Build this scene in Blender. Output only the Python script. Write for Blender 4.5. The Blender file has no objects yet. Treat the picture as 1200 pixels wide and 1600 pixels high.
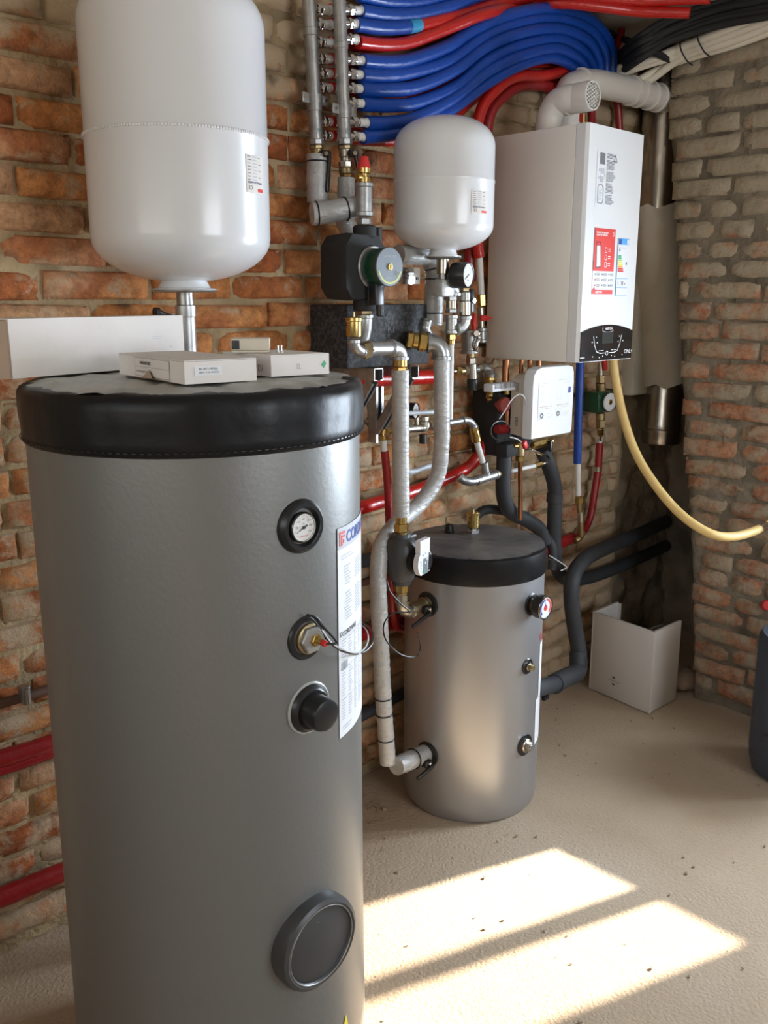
import bpy, bmesh, math, random
from mathutils import Vector, Matrix
C = bpy.context.scene.collection
PI = math.pi
R = math.radians
V = Vector
random.seed(7)

# ---------------------------------------------------------------- camera, world, light, exposure
CAM_H, FPX, PITCH, YAW = 1.65, 1420.0, R(13.16), R(44.7)
cd = bpy.data.cameras.new('camera'); cam = bpy.data.objects.new('camera', cd); C.objects.link(cam)
cd.sensor_fit = 'VERTICAL'; cd.sensor_height = 36.0; cd.lens = FPX / 1600 * 36.0; cd.clip_start = 0.02
cam.location = (0, 0, CAM_H); cam.rotation_euler = (PI/2 - PITCH, 0, -YAW)
bpy.context.scene.camera = cam

world = bpy.data.worlds.new('sky'); bpy.context.scene.world = world; world.use_nodes = True
wn = world.node_tree
bg = wn.nodes['Background']
sky = wn.nodes.new('ShaderNodeTexSky'); sky.sky_type = 'NISHITA'; sky.sun_disc = False
sky.sun_elevation = R(30); sky.sun_rotation = R(110)
wn.links.new(sky.outputs[0], bg.inputs[0]); bg.inputs[1].default_value = 0.25

def light(name, kind, loc, direction, energy, color, **k):
    l = bpy.data.lights.new(name, kind); l.energy = energy; l.color = color
    for a, b in k.items(): setattr(l, a, b)
    o = bpy.data.objects.new(name, l); C.objects.link(o); o.location = loc
    o.rotation_euler = V(direction).to_track_quat('-Z', 'Y').to_euler()
    return o
SUN_AZ, SUN_EL = R(19.5), R(30)
light('sun', 'SUN', (6, -2, 5), (-math.cos(SUN_AZ)*math.cos(SUN_EL), math.sin(SUN_AZ)*math.cos(SUN_EL), -math.sin(SUN_EL)),
      31.0, (1.0, 0.91, 0.77), angle=R(1.1))
light('daylight_right_window', 'AREA', (3.74, 0.587, 1.28), (-1, 0.10, -0.10), 125, (0.72, 0.85, 1.0), shape='RECTANGLE', size=0.66, size_y=0.90)
light('daylight_rear_window', 'AREA', (1.65, -2.45, 1.75), (-0.08, 1, 0.02), 64, (0.86, 0.92, 1.0), shape='RECTANGLE', size=1.7, size_y=1.15)
light('daylight_left_window', 'AREA', (-1.85, 0.2, 1.95), (1, 0.35, 0.1), 24, (1.0, 0.93, 0.84), shape='RECTANGLE', size=2.6, size_y=1.0)
vs = bpy.context.scene.view_settings
vs.view_transform = 'Standard'; vs.look = 'None'; vs.gamma = 1.0; vs.use_curve_mapping = False; vs.exposure = -0.16

# ---------------------------------------------------------------- measuring: photograph point -> place in the room
_f = V((math.sin(YAW)*math.cos(PITCH), math.cos(YAW)*math.cos(PITCH), -math.sin(PITCH)))
_r = V((math.cos(YAW), -math.sin(YAW), 0)); _u = _r.cross(_f)
CP = V((0, 0, CAM_H))
def ray(px, py): return _f + _r*((px-600)/FPX) - _u*((py-800)/FPX)
def at(px, py, Y): d = ray(px, py); return CP + d*(Y/d.y)
def atx(px, py, X): d = ray(px, py); return CP + d*(X/d.x)
def atz(px, py, Z): d = ray(px, py); return CP + d*((Z-CAM_H)/d.z)
def ats(L, Y): return [at(p[0], p[1], p[2] if len(p) > 2 else Y) for p in L]
def oncyl(px, py, c, rad):
    d = ray(px, py); a = d.x*d.x+d.y*d.y; b = -2*(d.x*c[0]+d.y*c[1]); e = c[0]**2+c[1]**2-rad*rad
    D = max(b*b-4*a*e, 0.0); t = (-b-math.sqrt(D))/(2*a); p = CP + d*t
    return p, V((p.x-c[0], p.y-c[1], 0)).normalized()

# ---------------------------------------------------------------- materials
def nd(nt, t, **k):
    n = nt.nodes.new(t)
    for a, b in k.items(): setattr(n, a, b)
    return n
def mat(name, col, rough=0.5, metal=0.0, col2=None, nscale=6.0, nlo=0.4, nhi=0.65, bump=0.0, bscale=60.0, bstretch=None,
        coat=0.0, col3=None, n3=1.5, lo3=0.55, hi3=0.7, spec=0.5, rvar=0.0, trans=0.0, emit=None, bdist=0.004):
    m = bpy.data.materials.new(name); m.use_nodes = True; nt = m.node_tree; p = nt.nodes['Principled BSDF']; L = nt.links.new
    p.inputs['Base Color'].default_value = (*col, 1); p.inputs['Roughness'].default_value = rough; p.inputs['Metallic'].default_value = metal
    p.inputs['Coat Weight'].default_value = coat; p.inputs['Coat Roughness'].default_value = 0.08
    p.inputs['Specular IOR Level'].default_value = spec
    if trans: p.inputs['Transmission Weight'].default_value = trans
    geo = nd(nt, 'ShaderNodeNewGeometry')
    cur = None
    def noise(sc, det=4.0):
        n = nd(nt, 'ShaderNodeTexNoise'); n.inputs['Scale'].default_value = sc; n.inputs['Detail'].default_value = det; L(geo.outputs['Position'], n.inputs['Vector']); return n
    def ramp(src, lo, hi):
        r = nd(nt, 'ShaderNodeMapRange'); r.inputs['From Min'].default_value = lo; r.inputs['From Max'].default_value = hi; L(src, r.inputs['Value']); return r.outputs[0]
    def mix(a, b, f):
        x = nd(nt, 'ShaderNodeMix', data_type='RGBA'); L(f, x.inputs[0])
        if isinstance(a, tuple): x.inputs[6].default_value = (*a, 1)
        else: L(a, x.inputs[6])
        x.inputs[7].default_value = (*b, 1); return x.outputs[2]
    if col2:
        cur = mix(col, col2, ramp(noise(nscale).outputs[0], nlo, nhi))
    if col3:
        cur = mix(cur if cur else col, col3, ramp(noise(n3, 6).outputs[0], lo3, hi3))
    if cur: L(cur, p.inputs['Base Color'])
    if rvar:
        rr = nd(nt, 'ShaderNodeMapRange'); rr.inputs['To Min'].default_value = max(rough-rvar, 0.03); rr.inputs['To Max'].default_value = min(rough+rvar, 1)
        L(noise(nscale*2).outputs[0], rr.inputs['Value']); L(rr.outputs[0], p.inputs['Roughness'])
    if bump:
        b = nd(nt, 'ShaderNodeBump'); b.inputs['Strength'].default_value = bump; b.inputs['Distance'].default_value = bdist
        n = nd(nt, 'ShaderNodeTexNoise'); n.inputs['Scale'].default_value = bscale; n.inputs['Detail'].default_value = 5
        if bstretch:
            mp = nd(nt, 'ShaderNodeMapping'); mp.inputs['Scale'].default_value = bstretch; L(geo.outputs['Position'], mp.inputs['Vector']); L(mp.outputs[0], n.inputs['Vector'])
        else: L(geo.outputs['Position'], n.inputs['Vector'])
        L(n.outputs[0], b.inputs['Height']); L(b.outputs[0], p.inputs['Normal'])
    if emit: p.inputs['Emission Color'].default_value = (*emit[0], 1); p.inputs['Emission Strength'].default_value = emit[1]
    return m

def brick_mat(name, ramp_cols, wash, washlo, washhi, zwash=None, xwash=None, dark=(0.03, 0.022, 0.018), bd=.012, dlo=.64, zlow=None):
    m = bpy.data.materials.new(name); m.use_nodes = True; nt = m.node_tree; p = nt.nodes['Principled BSDF']; L = nt.links.new
    p.inputs['Roughness'].default_value = 0.92; p.inputs['Specular IOR Level'].default_value = 0.25
    geo = nd(nt, 'ShaderNodeNewGeometry'); oi = nd(nt, 'ShaderNodeObjectInfo')
    cr = nd(nt, 'ShaderNodeValToRGB'); el = cr.color_ramp.elements
    while len(el) < len(ramp_cols): el.new(0.5)
    for i, c in enumerate(ramp_cols): el[i].position = i/(len(ramp_cols)-1); el[i].color = (*c, 1)
    # object random plus slow noise: joined pieces vary too
    nz0 = nd(nt, 'ShaderNodeTexNoise'); nz0.inputs['Scale'].default_value = 5.0; nz0.inputs['Detail'].default_value = 3; L(geo.outputs['Position'], nz0.inputs['Vector'])
    ad = nd(nt, 'ShaderNodeMath', operation='MULTIPLY_ADD'); ad.inputs[1].default_value = 1.3; ad.inputs[2].default_value = -0.65; L(nz0.outputs[0], ad.inputs[0])
    ad2 = nd(nt, 'ShaderNodeMath', operation='ADD'); L(ad.outputs[0], ad2.inputs[0]); L(oi.outputs['Random'], ad2.inputs[1]); L(ad2.outputs[0], cr.inputs[0])
    n1 = nd(nt, 'ShaderNodeTexNoise'); n1.inputs['Scale'].default_value = 38; n1.inputs['Detail'].default_value = 8; n1.inputs['Roughness'].default_value = 0.7; L(geo.outputs['Position'], n1.inputs['Vector'])
    hs = nd(nt, 'ShaderNodeHueSaturation'); L(cr.outputs[0], hs.inputs['Color'])
    r1 = nd(nt, 'ShaderNodeMapRange'); r1.inputs['From Min'].default_value = .3; r1.inputs['From Max'].default_value = .7; r1.inputs['To Min'].default_value = 0.55; r1.inputs['To Max'].default_value = 1.4
    L(n1.outputs[0], r1.inputs[0]); L(r1.outputs[0], hs.inputs['Value'])
    # mortar wash smeared over the faces
    n2 = nd(nt, 'ShaderNodeTexNoise'); n2.inputs['Scale'].default_value = 11; n2.inputs['Detail'].default_value = 9; n2.inputs['Roughness'].default_value = 0.68; L(geo.outputs['Position'], n2.inputs['Vector'])
    sep = nd(nt, 'ShaderNodeSeparateXYZ'); L(geo.outputs['Position'], sep.inputs[0])
    val = n2.outputs[0]
    for w, out in ((zwash, 2), (xwash, 0), (zlow, 2)):
        if w:
            mr = nd(nt, 'ShaderNodeMapRange'); mr.inputs['From Min'].default_value = w[0]; mr.inputs['From Max'].default_value = w[1]; mr.inputs['To Max'].default_value = w[2]
            L(sep.outputs[out], mr.inputs[0]); a = nd(nt, 'ShaderNodeMath', operation='ADD'); L(val, a.inputs[0]); L(mr.outputs[0], a.inputs[1]); val = a.outputs[0]
    r2 = nd(nt, 'ShaderNodeMapRange'); r2.inputs['From Min'].default_value = washlo; r2.inputs['From Max'].default_value = washhi; L(val, r2.inputs[0])
    mx = nd(nt, 'ShaderNodeMix', data_type='RGBA'); L(r2.outputs[0], mx.inputs[0]); L(hs.outputs[0], mx.inputs[6]); mx.inputs[7].default_value = (*wash, 1)
    n3 = nd(nt, 'ShaderNodeTexNoise'); n3.inputs['Scale'].default_value = 7; n3.inputs['Detail'].default_value = 7; L(geo.outputs['Position'], n3.inputs['Vector'])
    r3 = nd(nt, 'ShaderNodeMapRange'); r3.inputs['From Min'].default_value = dlo; r3.inputs['From Max'].default_value = .74; r3.inputs['To Max'].default_value = .75; L(n3.outputs[0], r3.inputs[0])
    mx2 = nd(nt, 'ShaderNodeMix', data_type='RGBA'); L(r3.outputs[0], mx2.inputs[0]); L(mx.outputs[2], mx2.inputs[6]); mx2.inputs[7].default_value = (*dark, 1)
    L(mx2.outputs[2], p.inputs['Base Color'])
    b = nd(nt, 'ShaderNodeBump'); b.inputs['Strength'].default_value = 0.9; b.inputs['Distance'].default_value = bd
    n4 = nd(nt, 'ShaderNodeTexNoise'); n4.inputs['Scale'].default_value = 42; n4.inputs['Detail'].default_value = 8; n4.inputs['Roughness'].default_value = .65; L(geo.outputs['Position'], n4.inputs['Vector'])
    L(n4.outputs[0], b.inputs['Height']); L(b.outputs[0], p.inputs['Normal'])
    return m

M = {}
M['brick_main'] = brick_mat('brick_orange', [(.33,.10,.035), (.48,.18,.06), (.56,.25,.09), (.42,.15,.06), (.55,.31,.17), (.48,.27,.14)],
                            (.50,.375,.245), .56, .68, zwash=(2.08, 2.38, .30), xwash=(2.2, 3.3, .10), zlow=(1.55, 1.30, .10))
M['brick_right'] = brick_mat('brick_dusty', [(.42,.15,.075), (.38,.26,.17), (.47,.22,.12), (.42,.32,.22), (.46,.18,.09), (.36,.28,.2)],
                             (.43,.36,.26), .46, .62, zwash=(1.5, 2.0, .16), bd=.014, dark=(.10,.075,.055), dlo=.58)
M['mortar'] = mat('sandy_mortar', (.43,.32,.18), .95, col2=(.26,.19,.11), nscale=9, col3=(.56,.44,.28), n3=4, bump=1.0, bscale=70, bdist=.008, spec=.2)
M['mortar_grey'] = mat('grey_mortar', (.18,.15,.11), .95, col2=(.26,.22,.165), nscale=9, col3=(.11,.09,.065), n3=5, bump=1.0, bscale=60, bdist=.008, spec=.2)
M['render_wall'] = mat('rough_lime_render', (.50,.42,.30), .95, col2=(.42,.34,.24), nscale=3, bump=.6, bscale=30, bdist=.01, spec=.2)
M['render_dark'] = mat('brown_render', (.30,.235,.165), .9, col2=(.40,.33,.24), nscale=5, col3=(.14,.11,.08), n3=3, bump=1.0, bscale=25, bdist=.012, spec=.3)  # darker brown render for the niche and the main wall core
M['cement'] = mat('grey_cement', (.46,.42,.34), .92, col2=(.52,.47,.39), nscale=4, col3=(.34,.29,.22), n3=7, lo3=.58, hi3=.8, bump=.5, bscale=45, spec=.25)
M['floor'] = mat('sandy_concrete', (.45,.35,.245), .88, col2=(.38,.285,.195), nscale=2.2, nlo=.35, nhi=.7, col3=(.52,.44,.34), n3=1.1, lo3=.5, hi3=.75, bump=.65, bscale=110, bdist=.007, spec=.3)
M['ceiling'] = mat('ceiling_plaster', (.52,.46,.38), .95, col2=(.40,.35,.28), nscale=4, bump=.4, bscale=25)
M['tank_foil'] = mat('silver_vinyl_jacket', (.20,.20,.192), .40, .42, bump=.20, bscale=120, bdist=.0016, rvar=.05, nscale=1.2)
M['tank_foil2'] = mat('silver_smooth_jacket', (.42,.42,.43), .36, .70, bump=.05, bscale=14, bdist=.003, rvar=.06, nscale=2)
M['foil_top'] = mat('grey_foil_cover', (.36,.365,.34), .42, .25, col2=(.44,.44,.40), nscale=9, bump=.5, bscale=22, bdist=.006)
M['vinyl'] = mat('black_vinyl', (.010,.010,.011), .36, 0, bump=.30, bscale=16, bdist=.006, spec=.22)
M['vinyl_dusty'] = mat('dusty_black_vinyl', (.06,.06,.06), .55, 0, col2=(.125,.12,.115), nscale=6, bump=.25, bscale=30)
M['black'] = mat('black_plastic', (.014,.014,.015), .33, spec=.5)
M['black_matt'] = mat('matt_black_foam', (.016,.016,.016), .75, bump=.15, bscale=90, bdist=.002)
M['tubefoam'] = mat('charcoal_pipe_foam', (.028,.030,.034), .62, col2=(.038,.040,.044), nscale=8, bump=.1, bscale=50)
M['epp'] = mat('grey_flecked_foam', (.018,.018,.02), .7, col2=(.055,.058,.062), nscale=90, nlo=.45, nhi=.6, bump=.4, bscale=180, bdist=.002)
M['greyplastic'] = mat('dark_grey_plastic', (.055,.056,.058), .4)
M['white_enamel'] = mat('white_enamel', (.69,.695,.71), .26, coat=.25, bump=.06, bscale=18, bdist=.003)
M['boiler'] = mat('white_painted_steel', (.78,.75,.69), .42, bump=.02, bscale=200)
M['boiler_f'] = mat('white_satin_front', (.76,.77,.78), .35)
M['pvc'] = mat('white_flue_plastic', (.68,.65,.60), .38)
M['white_plastic'] = mat('white_plastic', (.74,.76,.78), .4)
M['cream_plastic'] = mat('cream_plastic', (.60,.54,.44), .45)
M['paper'] = mat('printed_paper', (.76,.77,.79), .6)
M['card'] = mat('white_cardboard', (.76,.72,.69), .72, col2=(.70,.65,.61), nscale=6, bump=.1, bscale=60)
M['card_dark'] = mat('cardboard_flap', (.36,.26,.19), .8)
M['ink'] = mat('grey_ink', (.18,.18,.19), .6)
M['inkblack'] = mat('black_ink', (.03,.03,.035), .5)
M['inklight'] = mat('pale_grey_ink', (.50,.53,.57), .6)
M['steel'] = mat('galvanised_steel', (.44,.44,.43), .42, .85, col2=(.34,.34,.34), nscale=40, rvar=.08, bump=.15, bscale=120, bdist=.001)
M['steel_dark'] = mat('malleable_iron', (.34,.34,.33), .36, .85, rvar=.08, nscale=30, bump=.2, bscale=90, bdist=.001)
M['nickel'] = mat('nickel_plate', (.50,.47,.40), .30, 1.0)
M['chrome'] = mat('chrome', (.75,.75,.75), .12, 1.0)
M['stainless'] = mat('stainless_flue_sheet', (.46,.42,.37), .24, 1.0, bump=.12, bscale=12, bdist=.01, rvar=.08, nscale=8)
M['brass'] = mat('brass', (.55,.39,.14), .28, 1.0, rvar=.06, nscale=30)
M['brass_dull'] = mat('dull_brass', (.42,.32,.16), .42, .9, col2=(.30,.23,.13), nscale=25)
M['copper'] = mat('copper', (.55,.24,.12), .3, 1.0, col2=(.35,.15,.08), nscale=12)
M['blue'] = mat('blue_pipe_film', (.002,.050,.31), .36, coat=.10, bump=.5, bscale=55, bdist=.004)
M['red'] = mat('red_pipe_film', (.48,.012,.008), .30, coat=.3, bump=.4, bscale=60, bdist=.004)
M['darkred'] = mat('deep_red_pipe_film', (.28,.008,.010), .38, coat=.2, bump=.5, bscale=90, bdist=.003)
M['cyan'] = mat('cyan_tape', (.03,.28,.50), .4)
M['tape'] = mat('silver_grey_tape', (.43,.43,.42), .42, .25, col2=(.50,.50,.49), nscale=14, bump=.55, bscale=30, bstretch=(1, 1, 3.5), bdist=.008)
M['white_pipe'] = mat('white_pex', (.70,.69,.66), .4)
M['grey_pipe'] = mat('pale_blue_grey_pipe', (.48,.50,.53), .4)
M['yellow'] = mat('yellow_gas_hose', (.74,.52,.20), .45)
M['yellowtag'] = mat('yellow_sticker', (.85,.72,.05), .5)
M['green'] = mat('dark_green_casting', (.006,.05,.022), .35, coat=.2)
M['pump_face'] = mat('slate_grey_face', (.16,.19,.22), .4)
M['lime'] = mat('lime_arc', (.55,.58,.20), .5)
M['redplastic'] = mat('red_plastic', (.60,.03,.025), .38)
M['dullred'] = mat('dusty_red_plastic', (.32,.06,.05), .5)
M['blueink'] = mat('navy_ink', (.02,.06,.35), .5)
M['redink'] = mat('red_ink', (.72,.04,.03), .5)
M['skyink'] = mat('sky_blue_ink', (.10,.40,.80), .5)
M['greenink'] = mat('green_ink', (.05,.42,.18), .5)
M['greenink2'] = mat('light_green_ink', (.35,.62,.15), .5)
M['yellowink'] = mat('yellow_ink', (.85,.75,.08), .5)
M['orangeink'] = mat('orange_ink', (.85,.38,.06), .5)
M['tealpen'] = mat('teal_marker', (.02,.30,.32), .6)
M['whiteink'] = mat('white_ink', (.85,.85,.85), .5)
M['screen'] = mat('dark_display_glass', (.035,.04,.035), .15)
M['glossblack'] = mat('gloss_black_panel', (.010,.010,.011), .12, coat=.6)
M['dial'] = mat('white_dial', (.72,.72,.70), .5)
M['panelwhite'] = mat('white_powder_coat', (.66,.63,.60), .45)
M['binblue'] = mat('dark_slate_blue_jacket', (.045,.055,.075), .45)
M['wire_white'] = mat('white_wire', (.62,.62,.62), .4)
M['cable'] = mat('ivory_conduit', (.74,.68,.56), .5, bump=.2, bscale=80)
M['stone'] = mat('dusty_stone', (.34,.25,.18), .95, col2=(.26,.19,.14), nscale=20, bump=.6, bscale=40)
M['rust'] = mat('rusty_brown_rail', (.10,.05,.03), .6)
g = bpy.data.materials.new('clear_gauge_glass'); g.use_nodes = True
gp = g.node_tree.nodes['Principled BSDF']; gp.inputs['Transmission Weight'].default_value = 1; gp.inputs['Roughness'].default_value = .02; gp.inputs['IOR'].default_value = 1.1
M['glass'] = g

# ---------------------------------------------------------------- object helpers
def tag(o, label=None, cat=None, group=None, kind=None):
    if label: o['label'] = label
    if cat: o['category'] = cat
    if group: o['group'] = group
    if kind: o['kind'] = kind
    return o
def thing(name, label, cat, loc, group=None):
    o = bpy.data.objects.new(name, None); C.objects.link(o); o.location = loc; o.empty_display_size = .02
    return tag(o, label, cat, group)
def wloc(o):
    p = V((0, 0, 0))
    while o: p = p + o.location; o = o.parent
    return p
def basis(axis, ref=None):
    a = V(axis).normalized(); r = V(ref) if ref else (V((0, 0, 1)) if abs(a.z) < .9 else V((1, 0, 0)))
    u = r.cross(a).normalized(); return a, u, a.cross(u)
def smooth(pts, k=8):
    P = [V(p) for p in pts]; out = []
    if len(P) < 3: return P
    Q = [P[0]*2-P[1]] + P + [P[-1]*2-P[-2]]
    for i in range(1, len(Q)-2):
        a, b, c, d = Q[i-1:i+3]
        for j in range(k):
            t = j/k; out.append(.5*((2*b)+(c-a)*t+(2*a-5*b+4*c-d)*t*t+(3*b-a-3*c+d)*t**3))
    out.append(P[-1]); return out
def resample(P, step):
    out = [P[0]]; acc = 0
    for a, b in zip(P, P[1:]):
        d = (b-a).length
        if d < 1e-9: continue
        t = step-acc
        while t <= d: out.append(a.lerp(b, t/d)); t += step
        acc = (acc+d) % step
    if (out[-1]-P[-1]).length > step*.3: out.append(P[-1])
    else: out[-1] = P[-1]
    return out
class MB:
    def __init__(s): s.v = []; s.f = []; s.m = []; s.mats = []
    def mi(s, m):
        if m not in s.mats: s.mats.append(m)
        return s.mats.index(m)
    def add(s, vs, fs, m):
        o = len(s.v); s.v += [V(p) for p in vs]; i = s.mi(m)
        for f in fs: s.f.append([o+k for k in f]); s.m.append(i)
        return s
    def box(s, c, size, m, ax=None, bev=0.0):
        c = V(c); hx, hy, hz = [d/2 for d in size]
        if ax is None: ax = (V((1,0,0)), V((0,1,0)), V((0,0,1)))
        ax = [V(a) for a in ax]
        if bev <= 0:
            vs = [c+ax[0]*x*hx+ax[1]*y*hy+ax[2]*z*hz for z in (-1,1) for y in (-1,1) for x in (-1,1)]
            return s.add(vs, [(0,2,3,1),(4,5,7,6),(0,1,5,4),(2,6,7,3),(0,4,6,2),(1,3,7,5)], m)
        bm = bmesh.new(); bmesh.ops.create_cube(bm, size=1)
        for v in bm.verts: v.co = V((v.co.x*size[0], v.co.y*size[1], v.co.z*size[2]))
        bmesh.ops.bevel(bm, geom=bm.edges[:], offset=bev, segments=2, affect='EDGES', profile=.5)
        bm.verts.index_update()
        vs = [c+ax[0]*v.co.x+ax[1]*v.co.y+ax[2]*v.co.z for v in bm.verts]; fs = [[v.index for v in f.verts] for f in bm.faces]; bm.free()
        return s.add(vs, fs, m)
    def tube(s, pts, r, m, n=14, cap=True, sm=8, step=None, wr=0.0, rib=0.0, ringmod=None):
        P = smooth(pts, sm) if sm else [V(p) for p in pts]
        if step: P = resample(P, step)
        N = len(P); T = [(P[min(i+1, N-1)]-P[max(i-1, 0)]).normalized() for i in range(N)]
        _, u, w = basis(T[0]); vs = []
        rnd = random.Random(N*31+int(abs(P[0].x)*1000))
        for i in range(N):
            if i:
                u = (u - T[i]*u.dot(T[i])).normalized()
            w = T[i].cross(u)
            rr = r(i/(N-1)) if callable(r) else r
            k = 1+wr*rnd.uniform(-1, .35)+(rib if i % 2 else -rib)
            ph = rnd.uniform(0, 6.28)
            for j in range(n):
                a = 2*PI*j/n; q = rr*(k+wr*.6*math.sin(2*a+ph) if wr else k)
                vs.append(P[i]+(u*math.cos(a)+w*math.sin(a))*q)
        fs = [(i*n+j, i*n+(j+1) % n, (i+1)*n+(j+1) % n, (i+1)*n+j) for i in range(N-1) for j in range(n)]
        if cap: fs += [tuple(range(n-1, -1, -1)), tuple((N-1)*n+j for j in range(n))]
        return s.add(vs, fs, m)
    def lathe(s, o, axis, prof, m, n=32, ref=None):
        a, u, w = basis(axis, ref); o = V(o); vs = []
        for t, r in prof:
            for j in range(n):
                q = 2*PI*j/n; vs.append(o+a*t+(u*math.cos(q)+w*math.sin(q))*max(r, 1e-5))
        N = len(prof)
        fs = [(i*n+j, i*n+(j+1) % n, (i+1)*n+(j+1) % n, (i+1)*n+j) for i in range(N-1) for j in range(n)]
        fs += [tuple(range(n-1, -1, -1)), tuple((N-1)*n+j for j in range(n))]
        return s.add(vs, fs, m)
    def cyl(s, a, b, r, m, n=20, bev=0.0):
        a = V(a); b = V(b); L = (b-a).length; bv = min(bev, L*.4, r*.6)
        pr = [(0, r), (L, r)] if not bv else [(0, r-bv), (bv, r), (L-bv, r), (L, r-bv)]
        return s.lathe(a, b-a, pr, m, n)
    def hexn(s, a, b, r, m, n=6):
        a = V(a); b = V(b); L = (b-a).length; c = min(.12*r, L*.2)
        return s.lathe(a, b-a, [(0, r*.9), (c, r), (L-c, r), (L, r*.9)], m, n)
    def torus(s, o, axis, R0, r, m, n=40, k=10):
        a, u, w = basis(axis); o = V(o); vs = []
        for i in range(n):
            q = 2*PI*i/n; d = u*math.cos(q)+w*math.sin(q)
            for j in range(k): t = 2*PI*j/k; vs.append(o+d*(R0+r*math.cos(t))+a*r*math.sin(t))
        return s.add(vs, [(i*k+j, i*k+(j+1) % k, ((i+1) % n)*k+(j+1) % k, ((i+1) % n)*k+j) for i in range(n) for j in range(k)], m)
    def poly(s, pts, m, thick=None):
        if thick is None: return s.add(pts, [tuple(range(len(pts)))], m)
        t = V(thick); n = len(pts); P = [V(p) for p in pts]
        return s.add(P+[p+t for p in P], [tuple(range(n)), tuple(range(2*n-1, n-1, -1))]+[(i, i+n, (i+1) % n+n, (i+1) % n) for i in range(n)], m)
    def rect2(s, fn, x, y, w, h, m, seg=1):   # printed rectangle on a surface map fn(x, y)
        vs = []; 
        for i in range(seg+1): vs += [fn(x+w*i/seg, y), fn(x+w*i/seg, y+h)]
        return s.add(vs, [(2*i, 2*i+2, 2*i+3, 2*i+1) for i in range(seg)], m)
    def text(s, st, size, fn, x, y, m, align='LEFT', flip=False, bold=0.0):
        c = bpy.data.curves.new('t', 'FONT'); c.body = st; c.size = size; c.align_x = align; c.offset = bold*size; c.resolution_u = 3
        o = bpy.data.objects.new('t', c); C.objects.link(o); bpy.context.view_layer.update()
        me = bpy.data.meshes.new_from_object(o.evaluated_get(bpy.context.evaluated_depsgraph_get()))
        k = -1 if flip else 1
        s.add([fn(x+k*v.co.x, y+k*v.co.y) for v in me.vertices], [tuple(p.vertices) for p in me.polygons], m)
        bpy.data.objects.remove(o); bpy.data.curves.remove(c); bpy.data.meshes.remove(me); return s
    def build(s, name, parent=None, label=None, cat=None, group=None, kind=None, ang=35, pivot=None):
        if parent is not None: off = wloc(parent)
        elif pivot is not None: off = V(pivot)
        else:
            off = V((sum(p.x for p in s.v)/len(s.v), sum(p.y for p in s.v)/len(s.v), min(p.z for p in s.v)))
        me = bpy.data.meshes.new(name); me.from_pydata([p-off for p in s.v], [], s.f)
        for m in s.mats: me.materials.append(M[m])
        me.polygons.foreach_set('material_index', s.m)
        bm = bmesh.new(); bm.from_mesh(me)
        if not getattr(s, 'flat', False): bmesh.ops.recalc_face_normals(bm, faces=bm.faces[:])
        bm.to_mesh(me); bm.free()
        me.shade_smooth(); me.set_sharp_from_angle(angle=R(ang))
        o = bpy.data.objects.new(name, me); C.objects.link(o)
        if parent is not None: o.parent = parent
        else: o.location = off
        return tag(o, label, cat, group, kind)
def flat(mb): mb.flat = True; return mb
def plane_map(o, u, v, n, eps=.0008):
    o, u, v, n = V(o), V(u).normalized(), V(v).normalized(), V(n).normalized()
    return lambda x, y: o+u*x+v*y+n*eps
def cyl_map(c, rad, phi0, z0, eps=.0012):
    return lambda x, y: V((c[0]+(rad+eps)*math.cos(phi0+x/rad), c[1]+(rad+eps)*math.sin(phi0+x/rad), z0+y))
X_, Y_, Z_ = V((1,0,0)), V((0,1,0)), V((0,0,1))
WY = 2.12          # face of the main brick wall
WX = 3.45          # face of the right brick wall
CZ = 2.67          # ceiling

# ================================================================ SETTING
def heightfield(name, u0, u1, v0, v1, fn, m, step, parent=None, amp=.008, seed=0, hole=None, kind='structure'):
    from mathutils import noise
    nu = max(2, int((u1-u0)/step)); nv = max(2, int((v1-v0)/step)); vs = []; fs = []
    for j in range(nv+1):
        for i in range(nu+1):
            u = u0+(u1-u0)*i/nu; v = v0+(v1-v0)*j/nv
            h = amp*(noise.noise(V((u*9+seed, v*9, 0)))+.6*noise.noise(V((u*27, v*27+seed, 3))))
            vs.append(fn(u, v, h))
    for j in range(nv):
        for i in range(nu):
            if hole:
                uc = u0+(u1-u0)*(i+.5)/nu; vc = v0+(v1-v0)*(j+.5)/nv
                if hole(uc, vc): continue
            a = j*(nu+1)+i; fs.append((a, a+1, a+nu+2, a+nu+1))
    b = MB(); b.add(vs, fs, m); return b.build(name, parent, kind=kind, pivot=(0, 0, 0), ang=80)

# floor slab with a gently uneven surface
heightfield('floor', -1.7, 4.3, -2.3, 2.5, lambda u, v, h: V((u, v, h*.5-.002)), 'floor', .05, amp=.006, seed=5)
MB().box((1.3, .1, -.06), (6.0, 4.8, .1), 'floor').build('floor', kind='structure', pivot=(0,0,0)).name = 'floor_base'
MB().box((1.3, .1, CZ+.05), (6.2, 5.0, .1), 'ceiling').build('ceiling', kind='structure', pivot=(0,0,0))
# main wall: mortar bed with bricks as children
wall_main = heightfield('wall_back', -1.6, 3.62, 0, CZ, lambda u, v, h: V((u, WY+.017+h, v)), 'mortar', .022, amp=.012, seed=2)
def wall_side(name, c, size, m): return MB().box(c, size, m).build(name, kind='structure', pivot=(0,0,0))
wall_side('wall_back_core', (1.0, WY+.14, CZ/2), (5.3, .20, CZ), 'render_dark')
heightfield('wall_niche', 3.60, 4.2, 0, CZ, lambda u, v, h: V((u, WY+.06+h*2, v)), 'render_dark', .03, amp=.02, seed=9)
wall_side('wall_niche_side', (4.22, 1.90, CZ/2), (.06, .8, CZ), 'render_dark')

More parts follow.
